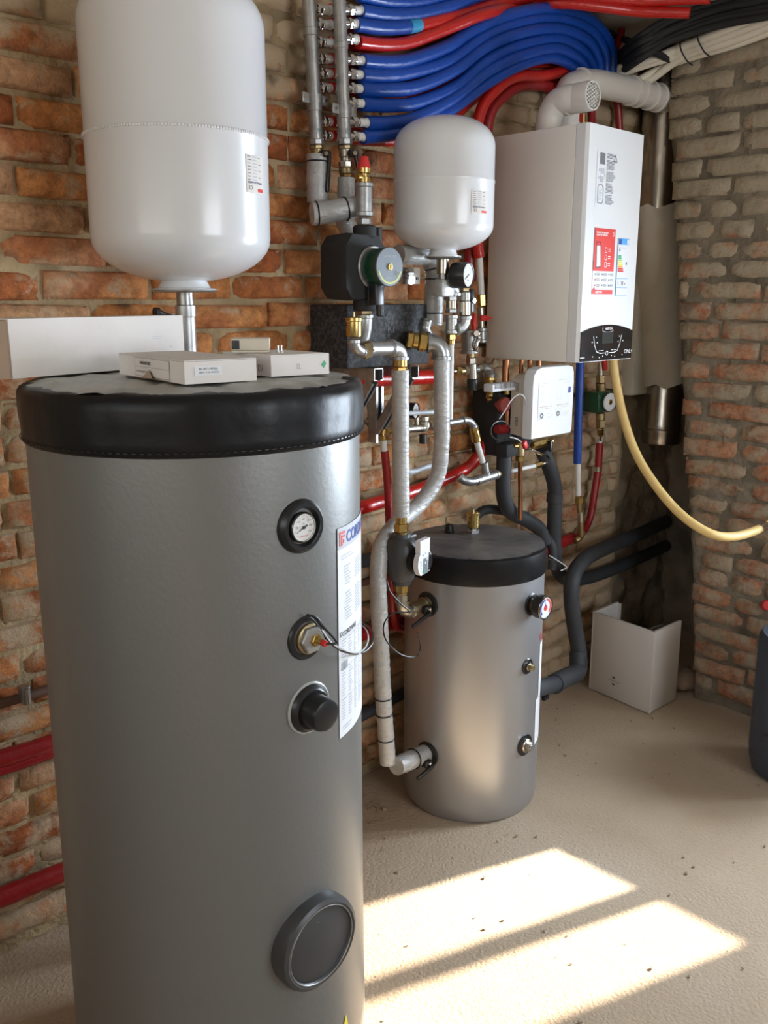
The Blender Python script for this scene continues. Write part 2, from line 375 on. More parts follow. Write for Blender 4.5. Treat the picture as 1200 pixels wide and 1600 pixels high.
wall_side('niche_sun_block', (3.98, 1.54, CZ/2), (.56, .06, CZ), 'render_dark')  # unseen block added to stop sun leaking in behind the niche
def yend(z):      # the ragged left end of the right wall leans out towards the floor
    T = ((0, 1.625), (.6, 1.69), (1.2, 1.78), (1.7, 1.835), (2.35, 1.93), (3, 1.95))
    for (a, u), (b_, v) in zip(T, T[1:]):
        if z <= b_: return u+(v-u)*(z-a)/(b_-a)
    return 1.95
WIN = (.245, .93, .825, 1.73)     # right window opening: y0, y1, z0, z1
def hole_r(y, z): return WIN[0] < y < WIN[1] and WIN[2] < z < WIN[3]
wall_right = heightfield('wall_right', -2.25, 1.585, 0, CZ, lambda u, v, h: V((WX+.014+h*1.0, u, v)), 'mortar_grey', .0251, amp=.014, seed=11, hole=lambda y, z: WIN[0]-.012 < y < WIN[1]+.012 and WIN[2]-.012 < z < WIN[3]+.012)
b = MB(); from mathutils import noise as _ns
n = 70; vs = []; fs = []      # ragged strip joining the wall to its leaning end
for j in range(n+1):
    z = CZ*j/n
    for i in range(14):
        t = i/13; y = 1.565+(yend(z)+.01*_ns.noise(V((z*14, 0, 5)))-1.565)*t
        vs.append(V((WX+.014+.013*_ns.noise(V((y*14, z*14, 2)))+(.03*max(0, t-.9)*10 if t > .9 else 0), y, z)))
    vs.append(V((WX+.30, yend(z)-.02, z)))
for j in range(n):
    for i in range(14): a = j*15+i; fs.append((a, a+1, a+16, a+15))
b.add(vs, fs, 'mortar_grey'); b.build('wall_edge', wall_right, ang=80)
# solid behind the right wall with the window opening left free
for nm, y0, y1, z0, z1 in (('a', -2.3, WIN[0], 0, CZ), ('b', WIN[1], 1.56, 0, CZ), ('c', WIN[0], WIN[1], 0, WIN[2]), ('d', WIN[0], WIN[1], WIN[3], CZ)):
    MB().box((WX+.03+.12, (y0+y1)/2, (z0+z1)/2), (.24, y1-y0, z1-z0), 'render_wall').build('wall_core', wall_right)
# window frame with one mullion
wf = thing('window_1', None, None, (WX+.1, (WIN[0]+WIN[1])/2, WIN[2])); wf['kind'] = 'structure'
fb = MB(); ym = .587
for (y, w) in ((WIN[0]+.012, .024), (WIN[1]-.012, .024), (ym, .066)): fb.box((WX+.10, y, (WIN[2]+WIN[3])/2), (.05, w, WIN[3]-WIN[2]), 'panelwhite')
for z in (WIN[2]+.012, WIN[3]-.012): fb.box((WX+.10, (WIN[0]+WIN[1])/2, z), (.05, WIN[1]-WIN[0], .024), 'panelwhite')
fb.build('window_frame', wf)
# walls behind the camera, with a wide rear window and a left window
RW = (.80, 2.50, 1.15, 2.33)
for x0, x1, z0, z1 in ((-1.7, RW[0], 0, CZ), (RW[1], 3.7, 0, CZ), (RW[0], RW[1], 0, RW[2]), (RW[0], RW[1], RW[3], CZ)):
    wall_side('wall_front', ((x0+x1)/2, -2.3, (z0+z1)/2), (x1-x0, .12, z1-z0), 'render_wall')
LW = (-1.1, 1.5, 1.45, 2.45)
for y0, y1, z0, z1 in ((-2.3, LW[0], 0, CZ), (LW[1], 2.2, 0, CZ), (LW[0], LW[1], 0, LW[2]), (LW[0], LW[1], LW[3], CZ)):
    wall_side('wall_left', (-1.68, (y0+y1)/2, (z0+z1)/2), (.12, y1-y0, z1-z0), 'render_wall')

# ---- bricks
def brick_mesh(L, H, D, seed, m):
    rnd = random.Random(seed); nx, nz = (6, 3) if L > .2 else (4, 3)
    vs = []; xs = [-.5+i/nx for i in range(nx+1)]; zs = [-.5+j/nz for j in range(nz+1)]
    rag = .004
    for layer in range(3):   # back rim, edge rim, front face (rounded)
        pass
    idx = {}; fs = []
    for j, z in enumerate(zs):
        for i, x in enumerate(xs):
            ex = abs(x) > .49; ez = abs(z) > .49
            X = x*L; Z = z*H; Yf = rnd.uniform(-.0022, .0022)
            if ex: X -= math.copysign(.007+rnd.uniform(0, rag), x); Yf += .007
            if ez: Z -= math.copysign(.004+rnd.uniform(0, rag), z); Yf += .0055
            if ex and ez: X -= math.copysign(rnd.uniform(0, .006), x); Z -= math.copysign(rnd.uniform(0, .005), z); Yf += rnd.uniform(0, .008)
            idx[(i, j)] = len(vs); vs.append(V((X, Yf, Z)))
    for j in range(nz):
        for i in range(nx): fs.append((idx[(i, j)], idx[(i+1, j)], idx[(i+1, j+1)], idx[(i, j+1)]))
    rim = [(i, 0) for i in range(nx)]+[(nx, j) for j in range(nz)]+[(i, nz) for i in range(nx, 0, -1)]+[(0, j) for j in range(nz, 0, -1)]
    r1 = [idx[k] for k in rim]; r2 = []
    for k in rim:
        p = vs[idx[k]]; x = xs[k[0]]; z = zs[k[1]]
        q = V((x*L if abs(x) > .49 else p.x, .016+rnd.uniform(0, .004), z*H if abs(z) > .49 else p.z)); r2.append(len(vs)); vs.append(q)
    r3 = []
    for k in r2: p = vs[k]; r3.append(len(vs)); vs.append(V((p.x, D, p.z)))
    n = len(rim)
    for a, b_ in ((r1, r2), (r2, r3)):
        for i in range(n): fs.append((a[i], b_[i], b_[(i+1) % n], a[(i+1) % n]))
    me = bpy.data.meshes.new('brick'); me.from_pydata(vs, [], fs); me.materials.append(M[m])
    me.shade_smooth(); me.set_sharp_from_angle(angle=R(50)); return me
def make_variants(m): return ([brick_mesh(.262, .066, .05, 100+i, m) for i in range(12)], [brick_mesh(.126, .066, .05, 300+i, m) for i in range(8)])
def px2x(px, z):      # photograph column at height z on the main wall -> X
    y = 600
    for _ in range(4): p = at(px, y, WY); y += (p.z-z)*600
    return at(px, y, WY).x
PITCH_C = .0765; Z0 = 1.95
KNOWN = {4: [70], 3: [-30, 150], 2: [-55, 119, 172], 1: [-100, 27, 175], 0: [-40, 118, 150], -1: [-110, 26, 160], -2: [-20, 140, 172, 350, 505, 570],
         -3: [2, 172, 300, 447, 517, 600], -4: [-80, 66, 237, 364, 481, 548], -5: [-20, 148, 290, 422, 530], -6: [-90, 75, 200, 341, 457, 560]}
def course_spans(n, lo, hi, rnd, mk):
    """brick spans (start, end) between lo and hi for course n; measured joints first, regular bond elsewhere"""
    ks = mk(n); xs = []
    if ks:
        xs = list(ks); x = ks[0]
        while x > lo: x -= .272+rnd.uniform(-.012, .012) if rnd.random() < .75 else .138; xs.insert(0, x)
        x = ks[-1]
    else:
        x = lo+(.0 if n % 2 else .136)-.272+rnd.uniform(-.03, .03); xs = [x]
    while x < hi: x += (.272+rnd.uniform(-.015, .015)) if rnd.random() < .72 else .14; xs.append(x)
    return list(zip(xs, xs[1:]))
def lay(wall, lo_f, hi_f, mk, place, variants, skip, rnd, limit, depth_key):
    recs = []
    n0 = -int(Z0/PITCH_C)-1
    for n in range(n0, 10):
        zc = Z0+PITCH_C*(n+.5)
        if zc < .03 or zc > CZ-.03: continue
        for a, b_ in course_spans(n, lo_f(zc), hi_f(zc), rnd, mk):
            a = max(a, lo_f(zc)); b_ = min(b_, hi_f(zc)); L = b_-a-.012
            if L < .035 or skip((a+b_)/2, zc, a, b_): continue
            recs.append((depth_key((a+b_)/2, zc), (a+b_)/2, zc, L))
    recs.sort(); stuff = MB(); st_f = []
    for i, (_, u, z, L) in enumerate(recs):
        vv = variants[0] if L > .19 else variants[1]; me = rnd.choice(vv); base = .262 if L > .19 else .126
        Mx = place(u, z, L/base, rnd)
        if i < limit:
            o = bpy.data.objects.new('brick', me); C.objects.link(o); o.parent = wall; o.matrix_local = Mx
        else: stuff.add([Mx @ v.co for v in me.vertices], [tuple(p.vertices) for p in me.polygons], me.materials[0].name)
    return stuff
M['brick_orange'] = M['brick_main']; M['brick_dusty'] = M['brick_right']
rnd = random.Random(21)
VM = make_variants('brick_main')
def place_main(u, z, sx, r):
    return Matrix.Translation((u, WY-.004+r.uniform(-.007, .006), z+r.uniform(-.003, .003))) @ Matrix.Rotation(r.uniform(-.022, .022), 4, 'Y') @ Matrix.Rotation(r.uniform(-.03, .03), 4, 'Z') @ Matrix.Diagonal((sx, 1, r.uniform(.93, 1.04), 1))
st = lay(wall_main, lambda z: .15, lambda z: 3.60, lambda n: [px2x(p, Z0+PITCH_C*(n+.5)) for p in KNOWN.get(n, [])], place_main, VM,
         lambda u, z, a, b_: False, rnd, 298, lambda u, z: (u-.7 if u > .7 else (1.2-u)*2)+(abs(z-1.5)*.5 if z < 1.0 else 0))
st.build('bricks', wall_main, kind='stuff', ang=50, pivot=(0,0,0))
rnd = random.Random(5)
VR = make_variants('brick_right')
def place_right(u, z, sx, r):
    tilt = .05*max(0, min(1, (1.0-z)/.8))
    return Matrix.Translation((WX+.002+r.uniform(-.008, .006), u, z+r.uniform(-.004, .004))) @ Matrix.Rotation(-PI/2, 4, 'Z') @ Matrix.Rotation(r.uniform(-.03, .03)+tilt, 4, 'Y') @ Matrix.Rotation(r.uniform(-.05, .05), 4, 'Z') @ Matrix.Diagonal((sx, 1, r.uniform(.96, 1.10), 1))
st = lay(wall_right, lambda z: -.4, lambda z: yend(z), lambda n: [], place_right, VR,
         lambda u, z, a, b_: (a < WIN[1]+.01 and b_ > WIN[0]-.01 and WIN[2]-.03 < z < WIN[3]+.03), rnd, 190, lambda u, z: -u)
st.build('bricks', wall_right, kind='stuff', ang=50, pivot=(0,0,0))

# ================================================================ BIG TANK
def disc_cover(mb, c, rad, z, m, amp=.003, n=64, rings=7, drop=.006, seed=0):
    vs = [V((c[0], c[1], z))]; fs = []
    for k in range(1, rings+1):
        for j in range(n):
            q = 2*PI*j/n; r = rad*k/rings*(1+(.02*_ns.noise(V((q*3, seed, 1))) if k == rings else 0))
            h = amp*_ns.noise(V((math.cos(q)*k*.9+seed, math.sin(q)*k*.9, 2)))-(drop if k == rings else 0)
            vs.append(V((c[0]+r*math.cos(q), c[1]+r*math.sin(q), z+h)))
    for j in range(n): fs.append((0, 1+j, 1+(j+1) % n))
    for k in range(rings-1):
        for j in range(n): a = 1+k*n+j; b_ = 1+k*n+(j+1) % n; fs.append((a, a+n, b_+n, b_))
    mb.add(vs, fs, m)
def tank_body(c, prof, m, n=96):
    b = MB(); b.lathe((c[0], c[1], 0), Z_, prof, m, n); return b
T1 = (.948, 1.456); R1 = .304; H1 = 1.507
tk = thing('storage_tank', 'tall silver-grey water storage tank with black vinyl top band, boxes on its lid', 'tank', (T1[0], T1[1], 0))
tank_body(T1, [(0, R1-.02), (.02, R1+.005), (.4, R1+.002), (1.0, R1), (1.44, R1)], 'tank_foil').build('jacket', tk)
b = MB(); n = 128; vs = []; fs = []
prof = [(1.408, .003), (1.412, .007), (1.43, .006), (1.455, .008), (1.48, .008), (1.494, .007), (1.503, .002), (1.507, -.008), (1.508, -.03)]
for i, (z, e) in enumerate(prof):
    for j in range(n):
        q = 2*PI*j/n; wv = .0035*_ns.noise(V((math.cos(q)*7, math.sin(q)*7, z*9)))*(1 if 1 < i < 7 else .3)
        rr = R1+e+wv; vs.append(V((T1[0]+rr*math.cos(q), T1[1]+rr*math.sin(q), z+(.004*_ns.noise(V((math.cos(q)*5, math.sin(q)*5, 4))) if i > 4 else 0))))
for i in range(len(prof)-1):
    for j in range(n): a = i*n+j; c_ = i*n+(j+1) % n; fs.append((a, c_, c_+n, a+n))
b.add(vs, fs, 'vinyl').build('top_band', tk, ang=60)
sb = MB()
for j in range(150):
    q = 2*PI*j/150; d = V((math.cos(q), math.sin(q), 0)); p = V((T1[0], T1[1], 1.4165))+d*(R1+.0085)
    sb.box(p, (.0014, .006, .0014), 'black', (d, Z_.cross(d), Z_))
sb.build('stitching', tk, kind='stuff')
b = MB(); disc_cover(b, T1, R1-.008, 1.512, 'foil_top', .007, 96, 9, .006, 3); b.build('lid_cover', tk, ang=60)

def frame_on(px, py, c, rad):
    p, n_ = oncyl(px, py, c, rad); return p, n_, Z_.cross(n_)
# thermometer in its round sleeve
p, n_, u_ = frame_on(470, 822, T1, R1)
b = MB(); b.lathe(p-n_*.012, n_, [(0, .047), (.010, .0475), (.017, .046), (.023, .040), (.023, .034), (.015, .031), (.006, .030), (.004, .001)], 'black', 48); sl = b.build('gauge_sleeve', tk)
q = p+n_*.001-u_*.003
b = MB(); b.lathe(q, n_, [(0, .0265), (.010, .0265), (.0125, .0255), (.0125, .0240), (.004, .0236)], 'chrome', 40); gg = b.build('gauge_case', tk)
b = MB(); b.lathe(q+n_*.0005, n_, [(0, .001), (.0085, .0233), (.0090, .0233), (.0091, .0001)], 'dial', 40)
fn = plane_map(q+n_*.0098, u_, Z_, n_)
for k, t in enumerate(range(-135, 136, 27)):
    a = R(90-t); b.rect2(fn, math.cos(a)*.019-.0006, math.sin(a)*.019-.0006, .0012, .0012, 'ink')
for t, s_ in ((-120, '0'), (-80, '20'), (-40, '40'), (0, '60'), (40, '80'), (80, '100'), (120, '120')):
    a = R(90-t); b.text(s_, .0048, fn, math.cos(a)*.0150, math.sin(a)*.0150-.002, 'ink', 'CENTER')
b.text('°C', .005, fn, 0, .005, 'ink', 'CENTER'); b.text('CORDIVARI', .0035, fn, 0, -.016, 'redink', 'CENTER')
b.build('dial_face', tk)
b = MB(); d = (V((0, 0, 0))+u_*math.cos(R(205))+Z_*math.sin(R(205))); e = n_.cross(d)
b.poly([fn(0, 0)+n_*.001+d*.019, fn(0, 0)+n_*.001-d*.008+e*.0016, fn(0, 0)+n_*.001-d*.008-e*.0016], 'inkblack', n_*.0004)
b.lathe(fn(0, 0), n_, [(0, .0028), (.002, .0026)], 'inkblack', 16); b.build('needle', tk)
# threaded port with its brass probe pocket
p, n_, u_ = frame_on(479, 996, T1, R1)
b = MB(); b.lathe(p-n_*.008, n_, [(0, .040), (.008, .0405), (.011, .038), (.011, .030), (.002, .028)], 'black', 44); b.build('rosette', tk)
q = p+u_*.003-Z_*.002
b = MB(); b.lathe(q-n_*.006, n_, [(0, .0275), (.012, .0275), (.013, .026)], 'brass_dull', 36); b.hexn(q+n_*.004, q+n_*.016, .0255, 'steel'); b.build('hex_plug', tk)
q = q+u_*.004
b = MB(); b.hexn(q+n_*.014, q+n_*.022, .0115, 'brass'); b.cyl(q+n_*.02, q+n_*.034, .006, 'brass'); b.build('probe_pocket', tk)
b = MB(); b.cyl(q+n_*.030, q+n_*.044, .0055, 'redplastic', 14, .001); b.build('probe_cap', tk)
PROBE = q+n_*.044
# blind black cap
p, n_, u_ = frame_on(483, 1106, T1, R1)
b = MB(); b.lathe(p-n_*.006, n_, [(0, .045), (.006, .0455), (.014, .041), (.018, .036), (.017, .031), (.045, .0305), (.052, .028), (.054, .022), (.0545, .001)], 'black', 48); b.build('port_cap', tk)
b = MB(); b.lathe(p-n_*.004, n_, [(0, .048), (.004, .0485), (.006, .046)], 'foil_top', 44); b.build('cap_ring', tk)
# large inspection flange
p, n_, u_ = frame_on(489, 1466, T1, R1)
b = MB(); b.lathe(p-n_*.03, n_, [(0, .090), (.045, .092), (.054, .089), (.058, .082), (.056, .076), (.052, .0735), (.0535, .071), (.0535, .001)], 'greyplastic', 64)
fl = b.build('inspection_flange', tk)
fn = plane_map(p+n_*.0236, u_, Z_, n_)
b = MB(); b.torus(p+n_*.0262, n_, .0765, .0012, 'steel', 64, 6); b.build('flange_rim', fl)
# data label wrapping round the right side
_, nl = oncyl(528, 1000, T1, R1); ph0 = math.atan2(nl.y, nl.x)
zt = oncyl(528, 826, T1, R1)[0].z; zw = oncyl(528, 860, T1, R1)[0].z; zb = oncyl(528, 1156, T1, R1)[0].z
mp = cyl_map(T1, R1, ph0, zb, .0016); W_ = .235; H_ = zw-zb
lb = flat(MB()); lb.rect2(mp, 0, 0, W_, H_, 'paper', 16); lb.rect2(mp, 0, H_, W_, zt-zw, 'inklight', 16)
mp2 = cyl_map(T1, R1, ph0, zb, .0022)
k = .011
hy = H_+.006
for i, (x, y, w, h) in enumerate(((.006, 0, .0045, .026), (.006, .0215, .021, .0045), (.0135, 0, .004, .018), (.0135, .0145, .0135, .004), (.0205, .004, .0032, .0065))):
    lb.rect2(mp2, x, hy+y, w, h, 'redink', 2)
lb.text('CORDIVARI', .030, mp2, .033, hy+.002, 'blueink', bold=.03)
lb.text('CORDIVARI', .0125, mp2, .013, H_*.545, 'inkblack', bold=.02)
for x, y, w, h in ((.004, 0, .002, .009), (.004, .0075, .007, .002), (.0075, 0, .0018, .0055)): lb.rect2(mp2, x, H_*.545+y, w, h, 'inkblack')
rnd = random.Random(3)
for (y0, y1, kind) in ((.93, .96, 't'), (.80, .90, 'b'), (.62, .76, 'b'), (.40, .52, 'c'), (.22, .36, 'c'), (.08, .20, 'c'), (.02, .05, 't')):
    y = H_*y1
    while y > H_*y0:
        if kind == 't': lb.rect2(mp2, .012, y, rnd.uniform(.03, .08), .0016, 'inklight', 3)
        elif kind == 'b': lb.rect2(mp2, rnd.uniform(.02, .03), y, rnd.uniform(.02, .03), .0022, 'inklight', 2); lb.rect2(mp2, .075, y, rnd.uniform(.03, .05), .0022, 'inklight', 2)
        else:
            for x in (.010, .038, .066, .094, .122): lb.rect2(mp2, x, y, rnd.uniform(.008, .018), .0018, 'inklight', 2)
        y -= .0055
for i in range(12): lb.rect2(mp2, .008+i*.0022, H_*.365, rnd.choice((.0008, .0014)), .016, 'ink')
for y in (.525, .535, .37, .205): lb.rect2(mp2, .004, H_*y, W_-.01, .0007, 'inklight', 10)
lb.build('data_label', tk, 'white printed label with grey header and blue lettering')
# yellow warning sticker near the base
_, nl = oncyl(535, 1595, T1, R1); ph = math.atan2(nl.y, nl.x); zs = oncyl(535, 1590, T1, R1)[0].z
b = flat(MB()); f2 = cyl_map(T1, R1+.003, ph, zs, .0016); b.add([f2(-.010, -.03), f2(.016, -.03), f2(.008, .004)], [(0, 1, 2)], 'yellowtag'); b.build('yellow_sticker', tk, 'yellow triangular sticker')

# sensor wire: from the probe, hanging in a loop to the right
b = MB(); q0 = PROBE
oc = lambda x, y, e=.012: oncyl(x, y, T1, R1+e)[0]
b.tube([q0, q0+V((.012, -.012, .004)), oc(504, 978, .045), oc(494, 966, .030), oc(480, 961, .016), oc(492, 972, .014), oc(512, 1000, .012), oc(530, 1015, .014), oc(550, 1021, .020), at(562, 1021, 1.225), at(574, 1015, 1.24), at(583, 1001, 1.26), at(579, 983, 1.30), at(567, 974, 1.36), at(556, 971, 1.47)], .0021, 'black', 8)
b.build('sensor_wire', label='thin black sensor wire looping from the brass probe of the tall tank', cat='wire')
b = MB(); b.tube([oc(503, 984, .018), oc(520, 1006, .018), oc(548, 1019, .026), at(564, 1018, 1.22), at(574, 1006, 1.25), at(575, 990, 1.29), at(567, 978, 1.35), at(556, 974, 1.48)], .0014, 'wire_white', 8)
b.build('sensor_wire', label='thin pale wire hanging in a loop beside the tall tank label', cat='wire')

# ================================================================ BOXES ON THE TALL TANK
ZT = 1.5165
def hexa(b, base, h, m, top=None):    # box from 4 floor corners and a height
    P = [V(p) for p in base]; Q = [p+V((0, 0, h)) for p in P]
    return b.add(P+Q, [(0, 1, 2, 3), (7, 6, 5, 4)]+[(i, (i+1) % 4, (i+1) % 4+4, i+4) for i in range(4)], m)
def quad_corner(px_near, px_left, px_right, Z, wl=None, wr=None):
    n0 = atz(*px_near, Z); l0 = atz(*px_left, Z); r0 = atz(*px_right, Z)
    a = (l0-n0); b_ = (r0-n0)
    if wl: a = a.normalized()*wl
    # square the corner: keep the left edge, turn the right one at a right angle
    d = V((-a.y, a.x, 0)).normalized()
    if d.dot(b_) < 0: d = -d
    w = wr or b_.dot(d); return n0, a, d*w
# flat box in front
n0, a, bb = quad_corner((289, 601), (187, 584), (399, 594), ZT, None, None)
c0 = n0+(a+bb)/2
fb = thing('flat_carton', 'flat white carton with a torn label lying nearest on the lid of the tall tank', 'box', (c0.x, c0.y, ZT), 'white cartons on the tall tank')
b = MB(); hexa(b, [n0, n0+a, n0+a+bb, n0+bb], .036, 'card'); b.build('carton_body', fb)
b = MB(); t0 = n0+V((0, 0, .0365)); hexa(b, [t0-a*.0-bb*0, t0+a, t0+a+bb, t0+bb], .0015, 'card'); b.build('carton_lid', fb)
an = a.normalized(); bn = bb.normalized(); nf = -bn; nr = -an
fn = plane_map(n0+a, -an, Z_, nf)
la = a.length
b = flat(MB()); b.rect2(fn, la*.28, .003, la*.52, .031, 'card'); fn2 = plane_map(n0+a, -an, Z_, nf, .0014)
b.text('540020037803', .0078, fn2, la*.36, .0235, 'inkblack', bold=.02)
b.text('HT4DF IN00IENTI-MOTTA', .0055, fn2, la*.30, .009, 'ink')
for x, y, w, h in ((.28, .003, .52, .0006), (.28, .034, .52, .0006), (.28, .019, .52, .0005)): b.rect2(fn2, la*x, y, la*w, h, 'ink')
b.rect2(fn2, la*.28, .003, .0006, .031, 'ink'); b.rect2(fn2, la*.80, .003, .0006, .031, 'ink'); b.build('carton_label', fb)
b = MB(); fn3 = plane_map(n0+a, -an, Z_, nf, .0)
b.add([fn3(la*.05, .0)+nf*.004, fn3(la*.45, .001)+nf*.010, fn3(la*.52, .016)+nf*.003, fn3(la*.60, .003)+nf*.008, fn3(la*.95, .0)+nf*.003, fn3(la*.95, -.001), fn3(la*.05, -.001)], [(0, 1, 6), (1, 2, 3), (1, 3, 6), (3, 4, 5), (3, 5, 6)], 'card_dark'); b.build('torn_flap', fb)
fnr = plane_map(n0, bn, Z_, nr)
b = flat(MB()); b.rect2(fnr, bb.length*.13, .013, .05, .015, 'paper'); fnr2 = plane_map(n0, bn, Z_, nr, .0014)
rnd = random.Random(9)
for i in range(6):
    for j in range(6):
        if rnd.random() < .55 and i < 5: b.rect2(fnr2, bb.length*.13+.036+i*.0012, .016+j*.0013, .0011, .0012, 'inklight')
b.text('BK S8T11 BM19', .0048, fnr2, bb.length*.13+.008, .022, 'ink'); b.text('RIDG 11 25 051 17 0', .0042, fnr2, bb.length*.13+.008, .0165, 'ink'); b.build('carton_label', fb)
# rear carton under the thermostat
n0, a, bb = quad_corner((425, 589), (368, 587), (518, 587), ZT, .16, None)
n0 = atz(424, 589, ZT); dep = V((_f.x, _f.y, 0)).normalized(); bb = _r*.098+dep*.075; a = _r*-.105+dep*.118
c0 = n0+(a+bb)/2
rb = thing('flat_carton', 'white carton with a green mark, behind the flat one, thermostat on top', 'box', (c0.x, c0.y, ZT), 'white cartons on the tall tank')
b = MB(); hexa(b, [n0, n0+a, n0+a+bb, n0+bb], .036, 'card'); b.build('carton_body', rb)
b = MB(); hexa(b, [n0+V((0,0,.0362)), n0+a+V((0,0,.0362)), n0+a+bb+V((0,0,.0362)), n0+bb+V((0,0,.0362))], .0016, 'card'); b.build('carton_lid', rb)
bn = bb.normalized(); nn = bn.cross(Z_); fn = plane_map(n0, bn, Z_, nn)
b = flat(MB()); L_ = bb.length
b.add([fn(L_*.86, .017), fn(L_*.90, .011), fn(L_*.945, .019), fn(L_*.91, .025)], [(0, 1, 2, 3)], 'greenink'); b.rect2(fn, L_*.43, .012, .009, .0006, 'ink'); b.rect2(fn, L_*.43, .020, .007, .0006, 'ink')
for x in (.43, .47): b.rect2(fn, L_*x, .012, .0006, .008, 'ink')
b.build('carton_print', rb)
fe = plane_map(n0+a, -a.normalized(), Z_, -bn)
b = flat(MB()); rnd = random.Random(4)
for i in range(7):
    for j in range(7):
        if rnd.random() < .5 and j < 6: b.rect2(fe, .118+i*.002, .008+j*.002, .0018, .0018, 'ink')
for j in range(5): b.rect2(fe, .085, .010+j*.0035, rnd.uniform(.018, .028), .0009, 'ink')
b.build('carton_print', rb)
RBT = ZT+.0378
# long box at the left
pa = atz(20, 592, ZT); pb = atz(289, 570, ZT); L_ = (pb-pa).length; d = (pb-pa).normalized(); bk = V((-d.y, d.x, 0))
if bk.dot(_f) < 0: bk = -bk
hb = .1015
lbx = thing('long_carton', 'long plain white carton overhanging the left edge of the tall tank lid', 'box', ((pa+pb)/2+bk*.03)[:2] and tuple(((pa+pb)/2+bk*.03)), 'white cartons on the tall tank')
b = MB(); hexa(b, [pa, pa+bk*.075, pb+bk*.075, pb], hb, 'card'); b.build('carton_body', lbx)
b = MB(); e = -d; hexa(b, [pa+e*.0008+bk*-.0, pa+e*.0008+bk*.075, pa+e*.003+bk*.075, pa+e*.003], hb-.002, 'card_dark');  # thin brown cardboard sheet over the end
b.build('carton_end', lbx, 'brown end flap')
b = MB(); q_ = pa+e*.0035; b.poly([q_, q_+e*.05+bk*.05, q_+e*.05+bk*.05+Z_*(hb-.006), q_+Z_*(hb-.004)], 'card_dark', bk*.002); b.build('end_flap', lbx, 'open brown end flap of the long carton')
fn = plane_map(pa, d, Z_, -bk); b = flat(MB())
for i, y in enumerate((.040, .036)): b.rect2(fn, L_*.79, hb*.5+y-.03, .03-.006*i, .0010, 'inklight'); b.rect2(fn, L_*.90, hb*.5-y*.3, .006, .001, 'inklight')
b.build('carton_print', lbx)
# wireless thermostat receiver and two screws on the rear carton
cth = n0+a*.60+bb*.17; d = (_r*.97+dep*.1).normalized(); w = .070; bk = V((-d.y, d.x, 0)); q0 = V((cth.x, cth.y, RBT))-d*w/2-bk*.026; q1 = q0+d*w
th = thing('thermostat_base', 'small white thermostat housing with a black socket on the rear carton', 'thermostat', tuple((q0+q1)/2+bk*.02))
ax = (d, bk, Z_); cc = (q0+q1)/2+bk*.026+Z_*.0135
b = MB(); b.box(cc-Z_*.0105, (w*.96, .052, .004), 'cream_plastic', ax, .0012); b.build('back_plate', th)
b = MB(); b.box(cc+Z_*.0025, (w, .056, .022), 'cream_plastic', ax, .003); b.build('housing', th)
b = MB(); b.box(cc-d*(w*.38)+Z_*.002-bk*.028, (.014, .003, .016), 'inkblack', ax, .001); b.build('socket', th)
for i, px in enumerate((440, 446)):
    s0 = n0+a*.42+bb*(.48+.06*i); s0.z = RBT
    b = MB(); b.cyl(s0, s0+Z_*.002, .004, 'steel', 14); b.cyl(s0, s0+Z_*.013, .0017, 'steel', 10); b.build('screw', label='small steel screw standing on the rear carton, the %s one' % ('left' if i == 0 else 'right'), cat='screw', group='screws on the rear carton')

# ================================================================ SMALL TANK
T2 = (2.216, 1.82); R2 = .2275; H2 = .888
t2 = thing('buffer_tank', 'short silver-grey buffer tank with a black lid standing on the floor below the boiler', 'tank', (T2[0], T2[1], 0))
tank_body(T2, [(0, R2-.012), (.012, R2-.004), (.05, R2), (.45, R2), (.83, R2)], 'tank_foil2').build('jacket', t2)
b = MB(); b.lathe((T2[0], T2[1], .803), Z_, [(0, R2+.0035), (.003, R2+.005), (.070, R2+.005), (.079, R2+.004), (.083, R2-.001), (.084, R2-.008)], 'vinyl', 96); b.build('top_band', t2)
b = MB(); disc_cover(b, T2, R2-.004, H2+.0015, 'vinyl_dusty', .004, 80, 8, .002, 8); b.build('lid_cover', t2)
q = atz(739, 833, H2)
av = thing('air_vent', 'round brass automatic air vent on the lid of the short tank', 'valve', tuple(q))
b = MB(); b.hexn(q, q+Z_*.012, .022, 'steel'); b.hexn(q+Z_*.010, q+Z_*.020, .014, 'nickel'); b.build('hex_base', av)
b = MB(); b.lathe(q+Z_*.018, Z_, [(0, .014), (.004, .0205), (.044, .0205), (.045, .0225), (.051, .0225), (.052, .019), (.054, .018)], 'brass', 32); b.build('vent_body', av)
b = MB(); b.cyl(q+Z_*.064, q+Z_*.084+V((-.003, .002, 0)), .005, 'brass_dull', 12, .001); b.build('vent_valve', av)
q = atz(702, 832, H2)
b = MB(); b.lathe(q, Z_, [(0, .018), (.006, .0185), (.008, .0150), (.026, .0130), (.029, .010), (.0295, .001)], 'black', 24); b.build('lid_cap', t2)
def rosette(c, rad, px, py, r, m='black', parent=None, proud=.004):
    p, n_, u_ = frame_on(px, py, c, rad)
    b = MB(); b.lathe(p-n_*.006, n_, [(0, r), (.006+proud*.5, r), (.006+proud, r*.9), (.006+proud, r*.6), (.003, r*.55)], m, 36); b.build('rosette', parent)
    return p, n_, u_
